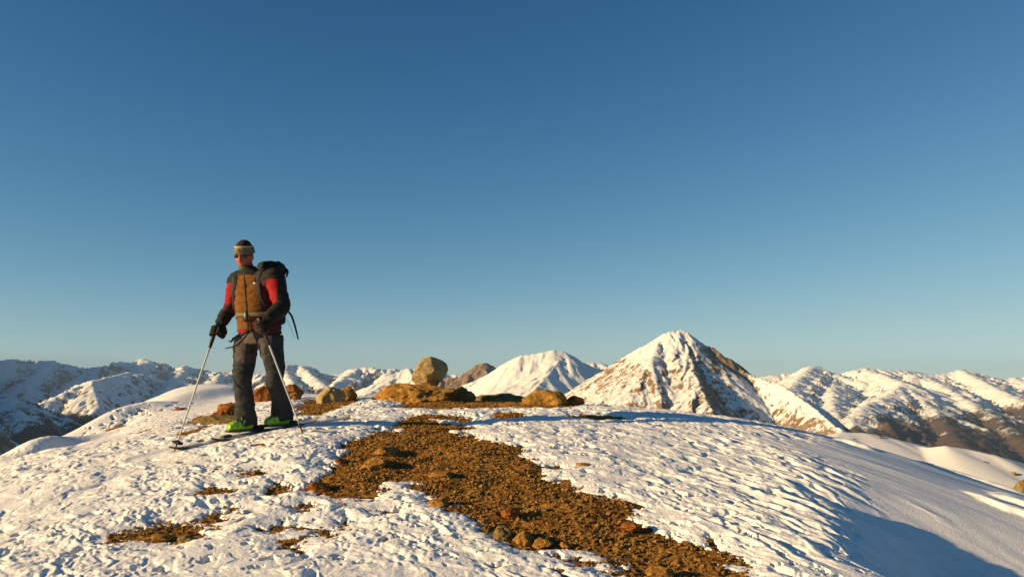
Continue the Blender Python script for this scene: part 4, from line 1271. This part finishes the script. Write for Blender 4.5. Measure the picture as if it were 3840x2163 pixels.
# --- gloves: palm, four fingers and a thumb closed round each pole grip
def glove(grip, axis, wrist, side):
    g = unit(axis); a = grip-wrist; a = unit(a - (a@g)*g); p = np.cross(g, a)*side
    S = 1.12
    def q(fa, fp, fg): return L(grip + a*fa*S + p*fp*S + g*fg*S)
    P = [tube([L(wrist+(wrist-grip)*0.9), L(wrist+(wrist-grip)*0.4), L(wrist), q(-0.055, 0.034, 0.0), q(-0.02, 0.038, 0.0), q(0.018, 0.034, 0)], [0.050, 0.050, 0.046, 0.042, 0.046, 0.040], 18, 5, ref=g, flat=0.75)]
    for k, (off, rad, end) in enumerate(((0.034, 0.0115, 235), (0.011, 0.0122, 250), (-0.012, 0.0118, 240), (-0.034, 0.0105, 215))):
        ph = np.radians(np.linspace(25, end, 7))
        rr = 0.032 - 0.001*k
        path = [q(math.sin(t)*rr*1.05, math.cos(t)*rr, off - 0.004*math.sin(t)) for t in ph]
        P.append(tube(path, [rad*1.1, rad*1.12, rad*1.05, rad, rad*0.98, rad*0.92, rad*0.75], 12, 4))
    ph = np.radians(np.linspace(-15, -150, 5))
    P.append(tube([q(-0.035, 0.03, 0.02)]+[q(math.sin(t)*0.034, math.cos(t)*0.034, 0.034+0.012*i/4) for i, t in enumerate(ph)], [0.017, 0.016, 0.0145, 0.0135, 0.0125, 0.010], 12, 4))
    me = fuse('glove', P, 0.0035, 1); wrinkle(me, 0.0016, 45, (1, 1, 1), 4)
    return me
tipR = J(655, 1672, -0.55); tipR[2] = float(ground(tipR[0], tipR[1]))+0.005
tipL = J(1136, 1640, -0.25); tipL[2] = float(ground(tipL[0], tipL[1]))+0.005
M['glove'] = mat_stone('glove_leather', (0.008, 0.008, 0.008), (0.022, 0.020, 0.017), (0.10, 0.085, 0.055), 42.0)
M['glove'].name = 'glove_leather'
part('glove', glove(gripR, gripR-tipR, wrR, 1), M['glove'])
part('glove', glove(gripL, gripL-tipL, wrL, -1), M['glove'])

# --- boots
def boot(toe_at, sole_z, yaw_dir):
    f = unit(yaw_dir); s = np.cross(f, UP)
    o = np.array((toe_at[0], toe_at[1], sole_z))          # middle of the sole
    def q(a, b, c): return L(o + f*a + s*b + UP*c)
    th = np.linspace(0, 2*math.pi, 28, endpoint=False)
    def ring(a, z0, z1, w, tilt=0.0):
        cz, hz = (z0+z1)/2, (z1-z0)/2
        r = []
        for t in th:
            cs, sn = math.cos(t), math.sin(t)
            r.append(q(a + tilt*sn, w*np.sign(cs)*abs(cs)**0.75, cz + hz*np.sign(sn)*abs(sn)**0.75))
        return np.array(r)
    shell = loft_mesh([ring(0.160, 0.022, 0.052, 0.022), ring(0.152, 0.014, 0.070, 0.038), ring(0.12, 0.012, 0.092, 0.050), ring(0.06, 0.012, 0.112, 0.052),
                       ring(0.02, 0.012, 0.135, 0.048), ring(-0.03, 0.012, 0.165, 0.045), ring(-0.09, 0.012, 0.170, 0.042), ring(-0.125, 0.016, 0.150, 0.034), ring(-0.135, 0.03, 0.10, 0.02)])
    cuff = tube([q(-0.055, 0, 0.08), q(-0.052, 0, 0.15), q(-0.040, 0, 0.22), q(-0.022, 0, 0.30)], [0.060, 0.058, 0.052, 0.046], 24, 5)
    sme = fuse('boot', [shell, cuff], 0.005, 2)
    b = part('boot', sme, [M['green'], M['dgreen'], M['bplastic']])
    c = centres(sme) + ROOT - o
    fa = c@f; zz = c[:, 2]; sb = c@s
    idx = np.zeros(len(c), int)
    idx[(zz > 0.105) & (fa < 0.05)] = 1
    idx[(fa < -0.075)] = 2
    idx[(np.abs(fa-0.045-0.25*(zz-0.1)) < 0.016) & (zz > 0.05)] = 1
    setmat(sme, idx)
    sole = loft_mesh([np.array([q(a, w*b_, zz) for b_, zz in ((-1, 0), (1, 0), (1, 0.022), (-1, 0.022))]) for a, w in ((0.163, 0.030), (0.12, 0.047), (0.04, 0.046), (-0.05, 0.038), (-0.13, 0.036), (-0.145, 0.025))])
    part('sole', pymesh('sole', *sole, smooth=False), M['bplastic'], b)
    for a, z_ in ((0.085, 0.098), (0.035, 0.128), (-0.015, 0.19)):
        bk = tube([q(a+0.01, 0.052, z_-0.05), q(a, 0.030, z_+0.004), q(a-0.004, 0.0, z_+0.016), q(a, -0.03, z_+0.004), q(a+0.01, -0.052, z_-0.05)], [0.006, 0.0075, 0.008, 0.0075, 0.006], 8, 4, flat=0.8)
        part('buckle', pymesh('buckle', *bk), M['bplastic'], b)
    return b

# --- skis with bindings
def ski(centre, dirv, label):
    f = unit(dirv); s = np.cross(f, UP)
    o = np.asarray(centre, float)
    prof = []
    for t in np.linspace(-0.82, 0.70, 70):
        w = 0.043 + 0.014*abs(t/0.85)**2.2
        zc = 0.0
        if t > 0.54: zc = 0.040*((t-0.54)/0.16)**2
        if t > 0.60: w *= math.sqrt(max(0.03, 1-((t-0.60)/0.1005)**2))
        if t < -0.72: zc = 0.02*((-0.72-t)/0.08)**2
        if t < -0.76: w *= math.sqrt(max(0.15, 1-((-0.76-t)/0.045)**2))
        th = 0.006 + 0.007*max(0, 1-(t/0.75)**2)
        prof.append((t, w, zc, th))
    rings = [np.array([f*t - s*w + UP*zc, f*t + s*w + UP*zc, f*t + s*w*0.94 + UP*(zc+th*2), f*t - s*w*0.94 + UP*(zc+th*2)]) for t, w, zc, th in prof]
    me = pymesh('ski', *loft_mesh(rings), smooth=False)
    # lie on the slope: pitch along the ski to follow the ground
    za = float(ground(*(o+f*0.75)[:2])); zb = float(ground(*(o-f*0.70)[:2]))
    v = verts(me); v[:, 2] += (v@f)*(za-zb)/1.45; setv(me, v)
    z0 = (za+zb)/2 + (za-zb)/1.45*(-0.025) + 0.001
    ob = link('ski', me, [M['skitop'], M['skidark'], M['white']], loc=(o[0], o[1], z0))
    c = centres(me)@f
    setmat(me, np.where(c > 0.55, 1, np.where(np.abs(c-0.38) < 0.04, 2, 0)))
    tag(ob, label, 'ski', 'pair of touring skis')
    sl = (za-zb)/1.45
    def box(a0, a1, w, h0, h1):
        r = [np.array([f*a - s*w + UP*(h0+a*sl), f*a + s*w + UP*(h0+a*sl), f*a + s*w*0.85 + UP*(h1+a*sl), f*a - s*w*0.85 + UP*(h1+a*sl)]) for a in (a0, a0+0.01, a1-0.01, a1)]
        return loft_mesh(r)
    link('toe_binding', pymesh('toe_binding', *box(0.13, 0.21, 0.030, 0.02, 0.045), smooth=False), M['bplastic'], ob)
    link('heel_binding', pymesh('heel_binding', *box(-0.20, -0.14, 0.034, 0.02, 0.075), smooth=False), M['bplastic'], ob)
    return ob, z0, sl

def ground_px(px, py, d):
    p = at(px, py, d); return p
bR = at(912, 1622, 7.48); bL = at(1050, 1600, 7.70)
skR, zR, slR = ski((bR[0], bR[1], 0), SKI_DIR, 'touring ski under the boot on the left, its tip next to the left pole')
skL, zL, slL = ski((bL[0], bL[1], 0), SKI_DIR, 'touring ski under the rear boot on the right, lying closer to the bare earth')
boot(bR, zR+0.045, SKI_DIR)
boot(bL, zL+0.045, SKI_DIR)

# --- poles
def pole(grip, tip, label):
    ax = unit(grip-tip); n = 0.0085
    base = np.asarray(tip)
    ln = np.linalg.norm(grip-tip)
    e = bpy.data.objects.new('ski_pole', None); sc.collection.objects.link(e); e.location = base
    tag(e, label, 'ski pole', 'pair of ski poles')
    def P(t): return ax*t
    link('shaft', pymesh('shaft', *tube([P(0.06), P(0.30), P(0.55), P(ln-0.06)], [0.0062, 0.0072, 0.0082, 0.0095], 12, 3)), M['shaft'], e)
    link('tip', pymesh('tip', *tube([P(-0.03), P(0.0), P(0.07)], [0.002, 0.005, 0.0075], 10, 2)), M['bplastic'], e)
    link('grip', pymesh('grip', *tube([P(ln-0.17), P(ln-0.08), P(ln-0.02), P(ln+0.03), P(ln+0.065), P(ln+0.085)], [0.015, 0.017, 0.0165, 0.017, 0.021, 0.015], 14, 4)), M['bplastic'], e)
    s1 = unit(np.cross(ax, (0.3, 0.9, 0.1))); s2 = np.cross(ax, s1)
    th = np.linspace(0, 2*math.pi, 24, endpoint=False)
    rings = [np.array([P(0.075+h) + (s1*math.cos(t)+s2*math.sin(t))*r for t in th]) for h, r in ((0.0, 0.010), (-0.004, 0.047), (0.003, 0.050), (0.010, 0.030), (0.022, 0.010))]
    link('basket', pymesh('basket', *loft_mesh(rings)), M['bplastic'], e)
    return e, ax
poleR, axR = pole(gripR, tipR, 'ski pole in the outstretched hand on the left, planted beside the ski tip')
poleL, axL = pole(gripL, tipL, 'ski pole held at the waist, slanting down across the leg to the right')
# wrist straps
for e, grip, ax, wr, tip in ((poleR, gripR, axR, wrR, tipR), (poleL, gripL, axL, wrL, tipL)):
    t0 = grip+ax*0.07-tip
    w = wr-tip
    sd = unit(np.cross(ax, (wr-grip)))
    link('strap', pymesh('strap', *tube([t0, (t0+w)/2+sd*0.045-UP*0.02, w+sd*0.045-UP*0.02, w-UP*0.05, w-sd*0.045-UP*0.01, (t0+w)/2-sd*0.045, t0+ax*0.004], [0.006]*7, 8, 4, flat=0.35)), M['black'], e)

# --- rucksack on his back, with the hip belt and loose straps
BK = -FWD
bc = L(J(972, 1094)) + BK*0.195
pk = [oval([(bc-UP*0.30+BK*(-0.01), 0.115, 0.055, 0.07), (bc-UP*0.275, 0.138, 0.075, 0.10), (bc-UP*0.12, 0.146, 0.08, 0.115), (bc+UP*0.08, 0.134, 0.08, 0.11), (bc+UP*0.18, 0.116, 0.085, 0.11), (bc+UP*0.215, 0.12, 0.07, 0.09)], LAT, 36, 3.0),
      oval([(bc+UP*0.20, 0.125, 0.09, 0.115), (bc+UP*0.235, 0.132, 0.10, 0.12), (bc+UP*0.285, 0.115, 0.085, 0.10), (bc+UP*0.305, 0.075, 0.05, 0.07)], LAT, 36, 2.8)]
pme = fuse('backpack', pk, 0.008, 3)
wrinkle(pme, 0.012, 9, (1, 1, 1.3), 41); wrinkle(pme, 0.004, 26, (1, 1, 1), 44)
pack = link('backpack', pme, M['pack'], loc=ROOT)
tag(pack, 'black rucksack on the back of the skier with long loose straps', 'backpack')
def strap(name, pts, rad, mat=M['black'], flat=0.3, ref=None, parent=pack):
    return link(name, pymesh(name, *tube(pts, rad if hasattr(rad, '__len__') else [rad]*len(pts), 10, 5, flat=flat, ref=ref)), mat, parent)
# shoulder straps: over the shoulders and down the front of the chest
for s, x0 in ((-1, shR), (1, shL)):
    top = L(blend(neckb, x0, 0.62)) + UP*0.085
    raw = [bc + LAT*s*0.07 + UP*0.17 + FWD*0.10, top + BK*0.06, top, top + FWD*0.06 - UP*0.02, L(chest)+LAT*s*0.120+FWD*0.125+UP*0.08, L(chest)+LAT*s*0.135+FWD*0.135, L(chest)+LAT*s*0.155+FWD*0.11-UP*0.10, L(waist)+LAT*s*0.185+FWD*0.04+UP*0.05, L(waist)+LAT*s*0.18-FWD*0.08+UP*0.01]
    raw = catmull(raw, 4)
    pts = [raw[0]] + [hug(q_, 0.004) for q_ in raw[1:]]
    wd = np.interp(np.arange(len(pts)), [0, 8, 18, 24, len(pts)], [0.030, 0.030, 0.026, 0.013, 0.011])
    strap('shoulder_strap', pts, wd, M['pack'], 0.26, ref=LAT)
# hip belt
th = np.linspace(0, 2*math.pi, 40, endpoint=False)
belt = []
cw = L(J(966, 1183))
rings = []
for t in np.linspace(-2.5, 2.5, 41):
    p = cw + LAT*0.196*math.sin(t) + FWD*0.150*math.cos(t)
    o = unit(LAT*math.sin(t)*0.15 + FWD*math.cos(t)*0.196)
    hgt = 0.020 + 0.022*sstep(0.5, 1.6, abs(t))
    rings.append(np.array([p - UP*hgt, p + o*0.012 - UP*hgt*0.8, p + o*0.014 + UP*hgt*0.8, p + UP*hgt]))
hb = link('hip_belt', pymesh('hip_belt', *loft_mesh(rings)), M['olive_web'], pack)
fc = cw + FWD*0.165 - LAT*0.02
v, f = ball(fc-UP*0.02, (0.024, 0.012, 0.055), np.stack([LAT, FWD, UP]))
link('buckle', pymesh('buckle', v, f), M['bplastic'], hb)
# loose ends of webbing
strap('loose_strap', [fc-LAT*0.02-UP*0.03, L(J(905, 1215, -0.17)), L(J(912, 1240, -0.17))], 0.012, M['olive_web'])
strap('loose_strap', [L(J(935, 1240, -0.16)), L(J(905, 1258, -0.19)), L(J(878, 1266, -0.2)), L(J(866, 1282, -0.2)), L(J(858, 1276, -0.2))], [0.014, 0.018, 0.018, 0.016, 0.013])
strap('loose_strap', [L(J(935, 1245, -0.15)), L(J(904, 1280, -0.19)), L(J(880, 1298, -0.2)), L(J(845, 1306, -0.2))], [0.014, 0.019, 0.018, 0.015])
strap('loose_strap', [L(J(1072, 1160, 0.06)), L(J(1092, 1182, 0.07)), L(J(1104, 1215, 0.07)), L(J(1112, 1245, 0.06)), L(J(1118, 1272, 0.05))], [0.018, 0.022, 0.022, 0.020, 0.016])
strap('loose_strap', [L(J(1060, 1175, 0.08)), L(J(1082, 1210, 0.09)), L(J(1098, 1250, 0.09)), L(J(1106, 1268, 0.09))], [0.004]*4, M['olive_web'])
strap('side_strap', [bc+LAT*0.128+BK*0.04+UP*0.17, bc+LAT*0.150+BK*0.04+UP*0.06, bc+LAT*0.156+BK*0.04-UP*0.06, bc+LAT*0.150+BK*0.04-UP*0.16], 0.012)
strap('lid_buckle', [bc+LAT*0.118+BK*0.05+UP*0.25, bc+LAT*0.150+BK*0.05+UP*0.215, bc+LAT*0.138+BK*0.05+UP*0.16], [0.016, 0.020, 0.012], M['bplastic'], 0.6)
